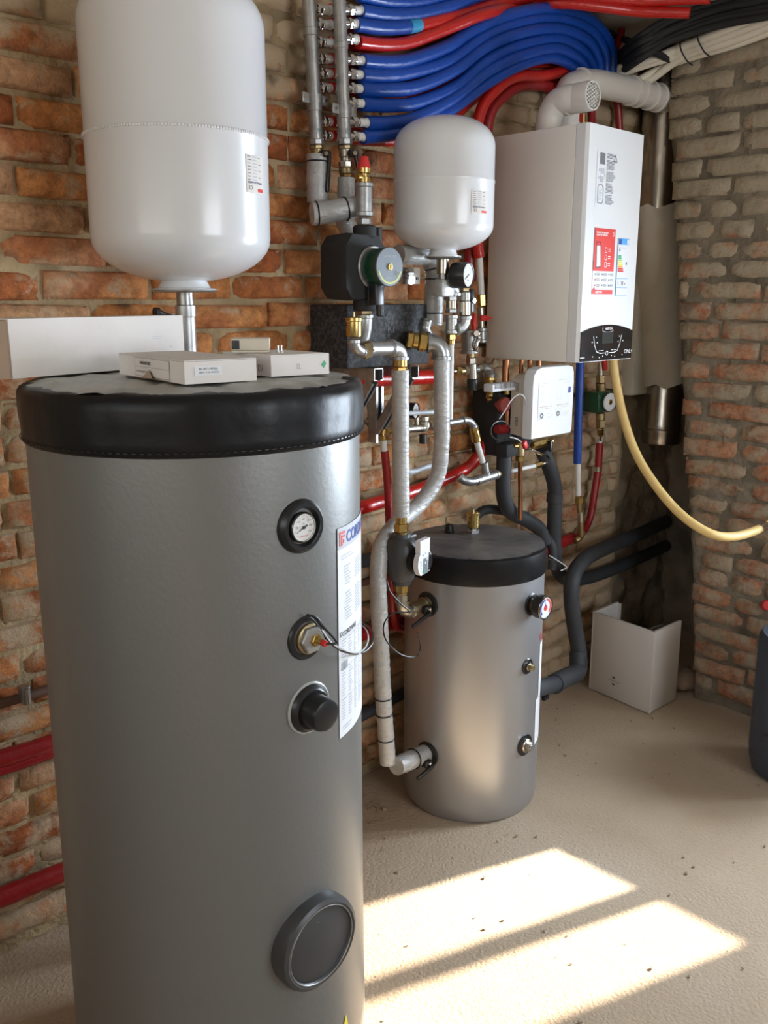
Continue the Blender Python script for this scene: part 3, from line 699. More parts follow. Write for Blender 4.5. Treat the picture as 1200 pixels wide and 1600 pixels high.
# thermometer on the right
p, n_, u_ = rosette(T2, R2, 831, 944, .036, parent=t2)
b = MB(); b.cyl(p, p+n_*.03, .017, 'brass_dull', 20); b.build('gauge_stem', t2)
b = MB(); b.lathe(p+n_*.020, n_, [(0, .034), (.003, .037), (.030, .0375), (.033, .0365), (.033, .034), (.030, .033)], 'black', 40); b.lathe(p+n_*.049, n_, [(0, .0378), (.004, .0378), (.0045, .0345), (.001, .034)], 'chrome', 40); b.build('gauge_case', t2)
fn = plane_map(p+n_*.0505, u_, Z_, n_, 0); fn2 = plane_map(p+n_*.0505, u_, Z_, n_, .0006); fn3 = plane_map(p+n_*.0505, u_, Z_, n_, .0011)
b = flat(MB()); ring = [fn(.0345*math.cos(2*PI*j/40), .0345*math.sin(2*PI*j/40)) for j in range(40)]; b.poly(ring, 'dial')
def arc(b, f, r0, r1, a0, a1, m, k=16):
    vs = []
    for i in range(k+1):
        a = R(a0+(a1-a0)*i/k); vs += [f(r0*math.cos(a), r0*math.sin(a)), f(r1*math.cos(a), r1*math.sin(a))]
    b.add(vs, [(2*i, 2*i+2, 2*i+3, 2*i+1) for i in range(k)], m)
arc(b, fn2, .023, .029, 225, 95, 'blueink'); arc(b, fn2, .023, .029, 85, -45, 'redink')
arc(b, fn2, .0005, .010, 0, 360, 'redink', 20); b.poly([fn3(-.002, .002), fn3(.002, .002), fn3(-.004, .022)], 'blueink')
for t in range(-120, 121, 30):
    a = R(90-t); b.rect2(fn2, math.cos(a)*.0195-.0007, math.sin(a)*.0195-.0007, .0014, .0014, 'ink')
b.build('dial_face', t2)
# blind plugs on the right
p, n_, u_ = rosette(T2, R2, 824, 1041, .026, parent=t2)
b = MB(); b.hexn(p, p+n_*.010, .014, 'nickel'); b.hexn(p+n_*.010, p+n_*.024, .010, 'brass_dull'); b.build('small_plug', t2, 'small pale hexagonal plug')
p, n_, u_ = rosette(T2, R2, 820, 1164, .036, parent=t2)
b = MB(); b.cyl(p, p+n_*.012, .0235, 'nickel', 24, .003); b.hexn(p+n_*.012, p+n_*.024, .016, 'nickel'); b.cyl(p+n_*.022, p+n_*.027, .009, 'steel', 16, .001); b.build('round_plug', t2, 'round pale screw plug')
# white label on the far right side
_, nl = oncyl(839, 1100, T2, R2); ph = math.atan2(nl.y, nl.x); z1 = oncyl(839, 1010, T2, R2)[0].z; z0 = oncyl(839, 1155, T2, R2)[0].z
mp = cyl_map(T2, R2, ph, z0, .0014); mq = cyl_map(T2, R2, ph, z0, .0020)
b = flat(MB()); b.rect2(mp, -.018, 0, .15, (z1-z0)*.46, 'paper', 10); b.rect2(mp, .004, (z1-z0)*.46, .13, (z1-z0)*.54, 'paper', 10)
for i in range(24): b.rect2(mq, .012, .01+i*.0085, .05+.03*math.sin(i*2.1), .0014, 'inklight', 4)
b.rect2(mq, -.002, (z1-z0)*1.03, .004, .022, 'redink'); b.rect2(mq, -.002, (z1-z0)*1.03+.018, .014, .004, 'redink'); b.rect2(mq, .004, (z1-z0)*1.03, .003, .014, 'redink'); b.text('CORDIVARI', .026, mq, .016, (z1-z0)*1.03, 'redink')
b.build('data_label', t2, 'white printed label with a red emblem at its top')

# ================================================================ EXPANSION VESSELS
def vessel(name, label, c, rad, z0, z1, seam, group=None):
    t = thing(name, label, 'expansion vessel', (c[0], c[1], z0-.02), group)
    hh = rad*.62; pr = []
    for k in range(0, 11):
        a = R(-90+9*k); pr.append((hh*.78*(1+math.sin(a))*1.0, rad*(math.cos(a)**.95 if math.cos(a) > 1e-6 else 0)))
    H = z1-z0
    top = []
    for k in range(0, 13):
        a = R(90*k/12); top.append((H-hh*.92*(1-math.sin(a)), rad*(math.cos(a)**.80 if math.cos(a) > 1e-6 else 0)))
    pr = [(0.0, .001)]+[(x, r) for x, r in pr if r > rad*.18]
    sm_ = seam-z0
    mid = [(sm_-.006, rad), (sm_-.004, rad*1.006), (sm_, rad*1.012), (sm_+.004, rad*1.004), (sm_+.006, rad*.997)]
    prof = pr+mid+[(x, r*.997) for x, r in top if r > .001]+[(H, .001)]
    b = MB(); b.lathe((c[0], c[1], z0), Z_, prof, 'white_enamel', 96); b.build('vessel_shell', t, ang=50)
    sb = MB(); nb = 190
    for j in range(nb):
        q = 2*PI*j/nb; d = V((math.cos(q), math.sin(q), 0)); sb.box(V((c[0], c[1], seam+.0005*math.sin(j*1.7)))+d*rad*1.011, (.003, .0052, .006), 'white_enamel', (d, Z_.cross(d), Z_), .0010)
    if rad > .17: sb.build('weld_seam', t, kind='stuff')
    b = MB(); b.lathe((c[0], c[1], z0-.020), Z_, [(0, rad*.26), (.002, rad*.36), (.006, rad*.37), (.008, rad*.30), (.022, rad*.26), (.045, rad*.24)], 'white_enamel', 40)
    b.lathe((c[0], c[1], z0-.0225), Z_, [(0, rad*.34), (.0035, rad*.375), (.006, rad*.37)], 'steel', 40); b.build('connection_flange', t)
    return t
VC1 = (1.186, 1.85); RV1 = .199
v1 = vessel('expansion_vessel', 'large white expansion vessel hanging above the tall tank', VC1, RV1, 1.688, 2.33, 1.993)
def vlabel(t, c, rad, px, py, w, h):
    p, nl = oncyl(px, py, c, rad); ph = math.atan2(nl.y, nl.x)
    mp = cyl_map(c, rad, ph, p.z-h/2, .0012); mq = cyl_map(c, rad, ph, p.z-h/2, .0018)
    b = flat(MB()); b.rect2(mp, -w/2, 0, w, h, 'card', 8); rnd = random.Random(int(px))
    for i in range(9):
        y = h*(.93-.085*i); b.rect2(mq, -w*.45, y, w*rnd.uniform(.15, .22), h*.02, 'ink', 2); b.rect2(mq, -w*.18, y, w*.24, h*.03, 'inklight', 2)
        if i % 2 == 0: b.rect2(mq, w*.15, y, w*.16, h*.02, 'ink', 2)
    b.rect2(mq, -w*.44, h*.26, w*.8, h*.045, 'ink', 4)
    b.text('CE', h*.17, mq, -w*.20, h*.20, 'inkblack', flip=True)
    b.rect2(mq, w*.10, h*.05, w*.34, h*.09, 'redink', 2)
    b.build('data_label', t, 'small white rating label printed upside down')
vlabel(v1, VC1, RV1*.999, 399, 273, .066, .078)
b = MB(); p0 = V((VC1[0], VC1[1], 0)); b.cyl(p0+Z_*.06, p0+Z_*1.625, .0215, 'steel', 24); b.cyl(p0+Z_*0.0, p0+Z_*.06, .03, 'steel_dark', 24); 
rp = thing('riser_pipe', 'galvanised steel riser carrying the large expansion vessel behind the tall tank', 'pipe', (VC1[0], VC1[1], 0))
b.build('pipe', rp); b = MB(); b.cyl(p0+Z_*1.610, p0+Z_*1.638, .0235, 'steel', 24, .002); b.cyl(p0+Z_*1.638, p0+Z_*1.668, .0195, 'steel_dark', 24); b.build('socket', rp)
VC2 = (2.088, 1.862); RV2 = .1465
v2 = vessel('expansion_vessel', 'small white expansion vessel hanging left of the boiler', VC2, RV2, 1.789, 2.160, 1.981)
vlabel(v2, VC2, RV2*.999, 750, 316, .062, .062)

# ================================================================ BOILER
BX0, BX1, BY0, BY1, BZ0, BZ1 = 2.578, 2.922, 1.702, 2.088, 1.447, 2.187
bo = thing('wall_boiler', 'white wall-hung gas boiler with black control panel and stickers on its front', 'boiler', ((BX0+BX1)/2, BY1, BZ0))
b = MB(); b.box(((BX0+BX1)/2, (BY0+.045+BY1)/2, (BZ0+BZ1)/2), (BX1-BX0, BY1-BY0-.045, BZ1-BZ0), 'boiler', bev=.003); b.build('casing', bo)
b = MB(); pf = [(BX0+.001, BY0+.0435), (BX0+.001, BY0+.010), (BX0+.010, BY0), (BX1-.010, BY0), (BX1-.001, BY0+.010), (BX1-.001, BY0+.0435)]
n = len(pf); vs = [V((x, y, BZ0)) for x, y in pf]+[V((x, y, BZ1)) for x, y in pf]
b.add(vs, [tuple(range(n)), tuple(range(2*n-1, n-1, -1))]+[(i, i+n, (i+1) % n+n, (i+1) % n) for i in range(n)], 'boiler_f'); b.build('front_cover', bo, ang=20)
FM = lambda e=.0006: plane_map((BX0, BY0, BZ0), X_, Z_, -Y_, e); W = BX1-BX0; H = BZ1-BZ0
f1, f2, f3, f4 = FM(.0010), FM(.0022), FM(.0028), FM(.0034)
b = MB(); x0, x1, yb, ys, yt = .012, W-.012, .002, .098, .108
top = [(x0+(x1-x0)*i/14, ys+(.022*(1-((i-7)/7)**2))) for i in range(15)]
b.poly([f1(x0, yb), f1(x1, yb)]+[f1(x, y) for x, y in reversed(top)], 'glossblack', V((0, -.0022, 0)) + V((0,0,0))); cp = b.build('control_panel', bo, 'glossy black curved control panel')
b = flat(MB()); mq = lambda x, y: f1(x, y)+V((0, -.0028, 0)); mr = lambda x, y: f1(x, y)+V((0, -.0034, 0))
b.rect2(mq, W*.40, .058, W*.20, .038, 'screen')
b.text('ARISTON', .0105, mq, W*.5+.004, .1035, 'whiteink', 'CENTER', bold=.02); b.rect2(mq, W*.5-.034, .104, .003, .007, 'whiteink')
def stroke(b, f, pts, w, m):
    for (xa, ya), (xb, yb2) in zip(pts, pts[1:]):
        dx, dy = xb-xa, yb2-ya; l = math.hypot(dx, dy) or 1; nx, ny = -dy/l*w/2, dx/l*w/2
        b.add([f(xa-nx, ya-ny), f(xb-nx, yb2-ny), f(xb+nx, yb2+ny), f(xa+nx, ya+ny)], [(0, 1, 2, 3)], m)
stroke(b, mq, [(W*.5+.036*math.sin(R(a)), .1035-.008*math.cos(R(a))) for a in range(-80, 81, 20)], .0012, 'whiteink')
stroke(b, mq, [(W*.245, .085), (W*.27, .055), (W*.31, .032), (W*.37, .026), (W*.46, .026)], .0022, 'whiteink')
stroke(b, mq, [(W*.755, .085), (W*.73, .055), (W*.69, .032), (W*.63, .026), (W*.54, .026)], .0022, 'whiteink')
arc(b, mq, .0055, .0072, 0, 360, 'whiteink', 18) if False else None
stroke(b, mq, [(W*.5+.007*math.cos(R(a)), .025+.007*math.sin(R(a))) for a in range(0, 361, 30)], .0018, 'whiteink')
for x, y in ((.22, .062), (.29, .078), (.31, .060), (.71, .078), (.78, .062), (.69, .060), (.24, .014), (.36, .010), (.64, .010), (.78, .014), (.42, .014), (.58, .014)): b.rect2(mq, W*x, y, .004, .004, 'whiteink')
for x in (.35, .40, .58, .63): b.rect2(mq, W*x, .034, .012, .0014, 'whiteink')
b.text('ONE+', .020, mq, W*.82, .020, 'whiteink'); b.rect2(mq, W*.03, .014, .026, .0022, 'whiteink')
b.build('panel_markings', cp, kind='stuff')
# white instruction sticker
b = flat(MB()); sx, sy, sw, sh = W*.17, H*.665, W*.34, H*.235
b.rect2(f1, sx, sy, sw, sh, 'paper'); rnd = random.Random(2)
for i in range(40):
    if i % 9 != 4: b.rect2(f2, sx+sw*.47, sy+sh*(.95-.0225*i), sw*rnd.uniform(.28, .46), sh*.011, 'ink')
b.rect2(f2, sx+sw*.13, sy+sh*.76, sw*.24, sh*.20, 'ink')
stroke(b, f2, [(sx+sw*x, sy+sh*y) for x, y in ((.10, .08), (.08, .14), (.08, .34), (.12, .40), (.30, .40), (.36, .34), (.36, .14), (.32, .08), (.10, .08))], .0022, 'ink')
for i in range(8): b.rect2(f2, sx+sw*.13, sy+sh*(.13+.027*i), sw*.17, sh*.010, 'inklight')
for x, y, w, h in ((.08, .50, .05, .04), (.18, .45, .16, .10), (.20, .60, .16, .09), (.10, .63, .05, .05), (.38, .55, .03, .05)): b.rect2(f2, sx+sw*x, sy+sh*y, sw*w, sh*h, 'inklight')
stroke(b, f2, [(sx+sw*x, sy+sh*y) for x, y in ((.80, .84), (.98, .84), (.89, .95), (.80, .84))], .002, 'inkblack')
b.build('instruction_sticker', bo, 'white instruction sticker with fine grey print')
# red sticker
b = flat(MB()); sx, sy, sw, sh = W*.185, H*.295, W*.36, H*.285
b.rect2(f1, sx, sy, sw, sh, 'paper'); b.rect2(f2, sx, sy+sh*.36, sw, sh*.64, 'redink'); b.rect2(f2, sx, sy+sh*.01, sw, sh*.065, 'redink')
b.add([f2(sx+sw*.03, sy+sh*.075), f2(sx+sw*.15, sy+sh*.075), f2(sx+sw*.09, sy+sh*.115)], [(0, 1, 2)], 'redink')
b.text('Garantia de pana la 8', .0085, f3, sx+sw*.08, sy+sh*.925, 'whiteink', bold=.03); b.text('direct din aplicatie!', .0085, f3, sx+sw*.08, sy+sh*.89, 'whiteink', bold=.03); b.text('ARISTON', .010, f3, sx+sw*.14, sy+sh*.022, 'whiteink', bold=.02)
stroke(b, f3, [(sx+sw*x, sy+sh*y) for x, y in ((.90, .96), (.86, .92), (.90, .89), (.94, .92), (.90, .96))], .002, 'whiteink')
px_ = [(.14, .42), (.33, .435), (.28, .74), (.11, .74)]
b.add([f3(sx+sw*x, sy+sh*y) for x, y in [(.12, .405), (.36, .42), (.31, .80), (.09, .80)]], [(0, 1, 2, 3)], 'inkblack'); b.add([f4(sx+sw*x, sy+sh*y) for x, y in px_], [(0, 1, 2, 3)], 'whiteink'); b.add([f4(sx+sw*x, sy+sh*y) for x, y in [(.11, .745), (.28, .745), (.27, .785), (.11, .785)]], [(0, 1, 2, 3)], 'redink')
for y in (.68, .57, .46):
    x_, w_, h_ = .53, .09, .07
    stroke(b, f3, [(sx+sw*x, sy+sh*yy) for x, yy in ((x_, y-h_/2), (x_+w_, y-h_/2), (x_+w_, y+h_/2), (x_, y+h_/2), (x_, y-h_/2))], .0018, 'whiteink')
    for k_ in (-.02, .01): b.rect2(f3, sx+sw*.68, sy+sh*(y+k_), sw*.12, sh*.012, 'whiteink')
for i in range(3):
    for j in range(3):
        x = .10+.33*i; y = .30-.085*j; b.rect2(f2, sx+sw*x, sy+sh*y, sw*.05, sh*.025, 'redink' if i == 0 and j else 'ink')
        for k_ in (0, -.015, .015): b.rect2(f2, sx+sw*(x+.08), sy+sh*(y+k_+.008), sw*.16, sh*.006, 'ink')
b.build('red_sticker', bo, 'red and white sticker showing a telephone')
# energy label
b = flat(MB()); sx, sy, sw, sh = W*.60, H*.29, W*.215, H*.255
b.rect2(f1, sx, sy, sw, sh, 'skyink'); b.rect2(f2, sx+sw*.025, sy+sh*.01, sw*.95, sh*.98, 'paper'); b.rect2(f3, sx+sw*.06, sy+sh*.89, sw*.88, sh*.10, 'skyink'); b.rect2(f4, sx+sw*.07, sy+sh*.895, sw*.22, sh*.09, 'blueink'); b.rect2(f4, sx+sw*.76, sy+sh*.895, sw*.14, sh*.09, 'whiteink')
for i, c_ in enumerate(('greenink', 'greenink', 'greenink2', 'yellowink', 'yellowink', 'orangeink', 'redink', 'redink')): 
    x0_, x1_, y0_ = sx+sw*.08, sx+sw*(.30+.035*i), sy+sh*(.68-.037*i); b.add([f3(x0_, y0_), f3(x1_, y0_), f3(x1_+.003, y0_+.0027), f3(x1_, y0_+.0054), f3(x0_, y0_+.0054)], [(0, 1, 2, 3, 4)], c_)
b.rect2(f3, sx+sw*.74, sy+sh*.545, sw*.09, sh*.05, 'inkblack'); b.rect2(f3, sx+sw*.12, sy+sh*.775, sw*.10, sh*.045, 'ink'); b.rect2(f3, sx+sw*.08, sy+sh*.83, sw*.6, sh*.012, 'inklight')
for x, y, w, h in ((.02, .30, .96, .008), (.02, .14, .96, .008), (.35, .14, .012, .16)): b.rect2(f3, sx+sw*x, sy+sh*y, sw*w, sh*h, 'skyink')
b.rect2(f3, sx+sw*.46, sy+sh*.19, sw*.14, sh*.07, 'ink'); b.rect2(f3, sx+sw*.70, sy+sh*.20, sw*.08, sh*.03, 'ink'); b.rect2(f3, sx+sw*.12, sy+sh*.19, sw*.08, sh*.06, 'inklight')
b.build('energy_label', bo, 'white and blue energy label with coloured bars')

# flue: air intake with grille
fz = 2.187
q = atz(857, 209, fz); AX = q.x; AY = q.y
ai = thing('air_intake_pipe', 'white plastic air intake elbow with honeycomb end grille on top of the boiler', 'pipe', (AX, AY, fz))
e0 = at(928, 149, 1.70); zc = e0.z; zc = 2.300; gx = AX+.02
ge = atx(927, 149, gx); zc = ge.z; ge = V((gx, ge.y, zc)); rp_ = .043
b = MB(); b.tube([(AX, AY, fz-.01), (AX, AY, zc-.075), (AX, AY-.006, zc-.040), (AX+.003, AY-.030, zc-.008), (AX+.006, AY-.065, zc), (gx, ge.y+.06, zc)], rp_, 'pvc', 32, sm=8); b.build('elbow', ai)
b = MB(); b.lathe((gx, ge.y+.105, zc), -Y_, [(0, rp_), (.001, rp_+.004), (.012, rp_+.006), (.016, rp_+.003), (.10, rp_+.003), (.105, rp_+.001), (.105, rp_-.003), (.088, rp_-.003)], 'pvc', 40); b.build('sleeve', ai)
b = MB(); b.torus((gx, ge.y+.090, zc), Y_, rp_+.003, .004, 'pvc', 40, 8); b.build('socket_ring', ai)
gm = MB(); yy = ge.y+.003
gm.poly([V((gx+(rp_-.002)*math.cos(2*PI*j/36), yy+.006, zc+(rp_-.002)*math.sin(2*PI*j/36))) for j in range(36)], 'inkblack')  # black disc painting the shade inside the pipe, seen through the holes
gr = MB(); hx = .0062
# honeycomb web: hexagonal rings side by side
for i in range(-8, 9):
    for j in range(-8, 9):
        cx = i*hx*1.55; cz = (j+.5*(i % 2))*hx*1.79
        if math.hypot(cx, cz) > rp_-.004: continue
        vs = []
        for rr, y_ in ((hx*1.04, 0), (hx*.78, 0), (hx*.78, .005)):
            for k in range(6): a = R(60*k); vs.append(V((gx+cx+rr*math.cos(a), yy+y_, zc+cz+rr*math.sin(a))))
        gr.add(vs, [(k, (k+1) % 6, 6+(k+1) % 6, 6+k) for k in range(6)]+[(6+k, 6+(k+1) % 6, 12+(k+1) % 6, 12+k) for k in range(6)], 'pvc')
gm.build('grille_shade', ai); gr.build('honeycomb_grille', ai, ang=20)
# exhaust
ex = thing('exhaust_pipe', 'white plastic exhaust pipe from the boiler to the flue in the corner', 'pipe', (2.85, 2.0, fz))
re_ = .048
exb = at(884, 196, 2.01)
pts = [V((exb.x, 2.01, fz-.01)), V((exb.x, 2.01, fz+.045)), at(888, 148, 2.01), at(898, 134, 2.01), at(920, 130, 2.01), at(950, 134, 2.00), at(990, 143, 1.99), at(1040, 156, 1.98)]
b = MB(); b.tube(pts, re_, 'pvc', 32, sm=8); b.build('pipe', ex)
P_ = smooth(pts, 12)
def ring_on(P_, px, w, r, m, b, n=36):
    i = min(range(len(P_)-1), key=lambda k: abs(proj_x(P_[k])-px)); d = (P_[i+1]-P_[i]).normalized(); b.lathe(P_[i]-d*w/2, d, [(0, r-.004), (w*.15, r), (w*.85, r), (w, r-.004)], m, n)
def proj_x(p): v = p-CP; return 600+FPX*v.dot(_r)/v.dot(_f)
for px in (907, 987, 996, 1016, 1026): b = MB(); ring_on(P_, px, .014, re_+.006, 'pvc', b); b.build('socket_ring', ex)

# ================================================================ CORNER FLUE
FX, FY = 3.765, 2.02
fu = thing('metal_flue', 'shiny stainless steel flue in the corner, partly buried in grey cement', 'flue', (FX, FY, 1.04))
b = MB(); b.lathe((FX, FY, 1.02), Z_, [(0, .088), (.01, .091), (.05, .091), (.055, .094), (.065, .094), (.07, .090), (.09, .090), (.10, .087), (.34, .087)], 'stainless', 40); b.build('lower_tube', fu)
FX2, FY2 = 3.60, 2.02
b = MB(); b.lathe((FX2, FY2, 1.90), Z_, [(0, .080), (.05, .084), (.055, .088), (.065, .088), (.07, .084), (.08, .084), (.085, .088), (.095, .088), (.10, .084), (.70, .084)], 'stainless', 40); b.build('upper_tube', fu)
b = MB(); 
vs = []; fs = []; nn_ = 18
for j in range(nn_+1):
    t = j/nn_; z = 1.28+(2.02-1.28)*t; cx = FX+(FX2-FX)*t; cy = FY+(FY2-FY)*t
    for i in range(13):
        a = R(150+ (390-150)*i/12); rr = .105+.008*_ns.noise(V((a*3, z*8, 0)))
        zz = z+(.03*_ns.noise(V((a*2, 7, 0))) if j in (0, nn_) else 0); vs.append(V((cx+rr*math.cos(a)*1.1, cy+rr*math.sin(a), zz)))
for j in range(nn_):
    for i in range(12): a = j*13+i; fs.append((a, a+1, a+14, a+13))
b.add(vs, fs, 'cement'); b.build('cement_cover', fu, 'rough grey cement smeared over the flue', ang=60)
b = MB(); b.box((FX-.02, 2.10, 1.70), (.36, .07, .92), 'cement', bev=.01); b.build('trim_1', kind='structure')

# ================================================================ PIPEWORK
def pipe(name, label, cat, parts, group=None):
    """parts: list of (part name, MB[, part label]); the first decides the base"""
    vs = [p for q in parts for p in q[1].v]
    if len(parts) == 1: return parts[0][1].build(name, label=label, cat=cat, group=group)
    t = thing(name, label, cat, (sum(p.x for p in vs)/len(vs), sum(p.y for p in vs)/len(vs), min(p.z for p in vs)), group)
    for q in parts: q[1].build(q[0], t, q[2] if len(q) > 2 else None)
    return t
def B(): return MB()
def fit(a, b, r, m='steel', hexa_=False, lip=True):
    """a straight screwed fitting with raised lips"""
    q = MB(); a = V(a); b = V(b); L = (b-a).length; ax = b-a
    if hexa_: return q.hexn(a, b, r, m)
    l = min(.010, L*.25)
    return q.lathe(a, ax, [(0, r*1.0), (.001, r*1.14), (l, r*1.14), (l+.002, r), (L-l-.002, r), (L-l, r*1.14), (L-.001, r*1.14), (L, r)] if lip else [(0, r), (L, r)], m, 24)
def elbow(a, c, b, r, m='steel'):
    q = MB(); a, c, b = V(a), V(c), V(b); P = []
    for i in range(9):
        t = i/8; P.append(a*(1-t)**2+c*2*t*(1-t)+b*t*t)
    q.tube(P, r, m, 20, sm=0)
    for p, d in ((a, c-a), (b, c-b)): d = d.normalized(); q.lathe(p-d*.001, d, [(0, r*.95), (.001, r*1.16), (.009, r*1.16), (.011, r*.98)], m, 24)
    return q
def gauge(t, c, n_, r, depth, face='dial', tilt=0, blue=False):
    c, n_ = V(c), V(n_).normalized(); u = Z_.cross(n_).normalized(); w = n_.cross(u)
    q = B(); q.lathe(c-n_*depth, n_, [(0, r*.9), (.003, r), (depth, r), (depth+.002, r*.97), (depth+.001, r*.9), (depth-.002, r*.88)], 'black', 36); q.build('gauge_case', t)
    q = flat(B()); f = plane_map(c, u, w, n_, -.0012); f2_ = plane_map(c, u, w, n_, -.0006); f3_ = plane_map(c, u, w, n_, .0)
    q.poly([f(r*.88*math.cos(2*PI*j/32), r*.88*math.sin(2*PI*j/32)) for j in range(32)], face)
    for k in range(-120, 121, 24):
        a = R(90-k); q.rect2(f2_, math.cos(a)*r*.72-r*.02, math.sin(a)*r*.72-r*.02, r*.05, r*.05, 'ink')
    q.text('bar', r*.26, f2_, 0, -r*.45, 'ink', 'CENTER')
    stroke(q, f3_, [(math.sin(R(tilt))*-r*.2, math.cos(R(tilt))*-r*.2), (math.sin(R(tilt))*r*.62, math.cos(R(tilt))*r*.62)], r*.07, 'inkblack'); q.build('dial_face', t)
def pts(L, Y): return [p if isinstance(p, V) else at(p[0], p[1], p[2] if len(p) > 2 else Y) for p in L]

# ---- two manifolds of galvanised tube with their outlets
def outlet(t, base, tipx, py, Y, parent, lab=None):
    a = at(base, py, Y); b_ = at(tipx, py+.8, Y); d = (b_-a).normalized(); L = (b_-a).length
    q = B(); q.cyl(a-d*.012, a+d*L*.12, .0095, 'chrome', 16); o = q.build('nipple', parent)
    q = B(); q.hexn(a+d*L*.10, a+d*L*.34, .0155, 'chrome'); q.cyl(a+d*L*.34, a+d*L*.46, .0135, 'chrome', 18, .002); q.build('union_nut', o)
    q = B(); q.cyl(a+d*L*.44, a+d*L*.96, .0115, 'white_pipe', 18, .001); q.lathe(a+d*L*.90, d, [(0, .011), (.001, .0135), (L*.12, .0135)], 'white_pipe', 18); q.build('pipe_end', o)
    return b_
YA, YB = 2.055, 2.005
A0, A1 = at(481, -30, YA), at(494.5, 226, YA)
ma = thing('heating_manifold', 'left vertical galvanised manifold tube with red pipes joined to it', 'manifold', tuple(A1), 'manifold tubes beside the blue pipes')
q = B(); q.cyl(A0, A1, .0185, 'steel', 28); q.build('tube', ma)
B0, B1 = at(528.7, -30, YB), at(539, 226, YB)
mb_ = thing('heating_manifold', 'right vertical galvanised manifold tube with blue pipes joined to it', 'manifold', tuple(B1), 'manifold tubes beside the blue pipes')
q = B(); q.cyl(B0, B1, .0180, 'steel', 28); q.build('tube', mb_)
def lerp_ring(a, b, ya, yb, y0, y1, r, m, t, nm='ring', n=28, hexa_=False):
    p0 = V(a).lerp(V(b), (y0-ya)/(yb-ya)); p1 = V(a).lerp(V(b), (y1-ya)/(yb-ya)); q = B()
    if hexa_: q.hexn(p0, p1, r, m, 8)
    else: q.cyl(p0, p1, r, m, n, .001)
    return q.build(nm, t)
lerp_ring(A0, A1, -30, 226, 42, 54, .0205, 'steel', ma, 'press_ring'); lerp_ring(A0, A1, -30, 226, 158, 172, .021, 'steel', ma, 'press_ring'); lerp_ring(A0, A1, -30, 226, 217, 227, .0215, 'steel', ma, 'end_socket', hexa_=True)
lerp_ring(B0, B1, -30, 226, 64, 74, .0200, 'steel', mb_, 'press_ring'); lerp_ring(B0, B1, -30, 226, 176, 184, .0205, 'steel', mb_, 'press_ring'); lerp_ring(B0, B1, -30, 226, 216, 227, .0212, 'steel', mb_, 'end_socket', hexa_=True)
for (py, px0) in ((15, 493), (38, 494), (66, 495), (92, 497), (115, 498), (137, 499), (190, 502), (212, 503)): outlet(ma, px0, px0+23, py, YA, ma)
BO = [(16, 541, 566), (37, 542, 558), (61, 543, 557), (94, 543, 568), (116, 544, 566), (138, 545, 566), (161, 546, 568), (191, 547, 575), (213, 548, 569)]
BT = [outlet(mb_, px0, px1, py, YB, mb_) for py, px0, px1 in BO]
# pen marks
q = flat(B()); f = plane_map(at(499, 205, YA-.020), V((1, 0, 0)), Z_, -Y_, .001); 
stroke(q, f, [(-.004, -.006), (-.003, .008), (.001, .0), (.005, .008), (.006, -.006)], .0012, 'tealpen'); q.build('pen_mark', ma)
q = flat(B()); f = plane_map(at(543, 205, YB-.0195), V((1, 0, 0)), Z_, -Y_, .001)
stroke(q, f, [(-.003, -.008), (-.003, .006), (.001, .009), (.003, .005), (-.002, .0), (.005, -.008)], .0012, 'tealpen'); q.build('pen_mark', mb_)
# wall clamps
for nm, (a, b_, y0, y1, rr, YY) in (('left', (A0, A1, 146, 160, .021, YA)), ('right', (B0, B1, 164, 177, .0205, YB))):
    p0 = a.lerp(b_, (y0+30)/256); p1 = a.lerp(b_, (y1+30)/256); m_ = (p0+p1)/2
    t = thing('pipe_clamp', 'zinc pipe clamp round the %s manifold tube' % nm, 'clamp', tuple(m_), 'zinc pipe clamps')
    q = B(); q.lathe(p0, p1-p0, [(0, rr), (0, rr+.002), ((p1-p0).length, rr+.002), ((p1-p0).length, rr)], 'steel', 30); q.build('band', t)
    for s_ in (-1, 1):
        q = B(); q.box(m_+V((s_*(rr+.012), -.004, 0)), (.024, .003, .026), 'steel', bev=.001); ear = q.build('ear', t)
        q = B(); q.cyl(m_+V((s_*(rr+.015), -.010, 0)), m_+V((s_*(rr+.015), .006, 0)), .004, 'chrome', 12); q.build('screw', ear)
    q = B(); q.cyl(m_+V((0, rr, 0)), V((m_.x, WY+.02, m_.z)), .004, 'steel', 10); q.build('stud', t)

# ball valves under the manifolds
def strap_tie(P, r, m='black', nm='cable_tie', parent=None):
    pass
va = at(495, 233, YA)
q0 = B(); q0.hexn(at(494.5, 227, YA), at(495, 233, YA), .021, 'brass_dull', 8); q0.cyl(at(495, 233, YA), at(495.5, 243, YA), .0165, 'brass_dull', 20)
q1 = B(); s0 = at(506, 241, YA-.02); q1.box(at(509, 241, YA-.03), (.030, .016, .020), 'black', bev=.004); q1.box(at(513, 270, YA-.040), (.011, .010, .105), 'black', (V((1, 0, 0)), Y_, V((.10, 0, 1)).normalized()), .003)
q2 = B(); q2.cyl(at(509, 241, YA-.035), at(510, 240, YA-.055), .006, 'chrome', 14, .001)
pipe('ball_valve', 'ball valve under the left manifold tube with a long black lever', 'valve', [('valve_body', q0), ('lever', q1, 'black plastic lever'), ('lever_screw', q2)], 'lever valves under the manifolds')
q0 = B(); q0.hexn(at(539, 227, YB), at(539.5, 233, YB), .0205, 'brass_dull', 8); q0.cyl(at(539.5, 233, YB), at(540, 246, YB), .0185, 'nickel', 24, .002); q0.cyl(at(540, 246, YB), at(540, 252, YB), .015, 'nickel', 20); q0.hexn(at(540, 252, YB), at(540.5, 262, YB), .020, 'nickel', 8); q0.cyl(at(540.5, 262, YB), at(541, 272, YB), .0205, 'brass_dull', 20, .002); q0.hexn(at(541, 272, YB), at(541, 277, YB), .019, 'brass')
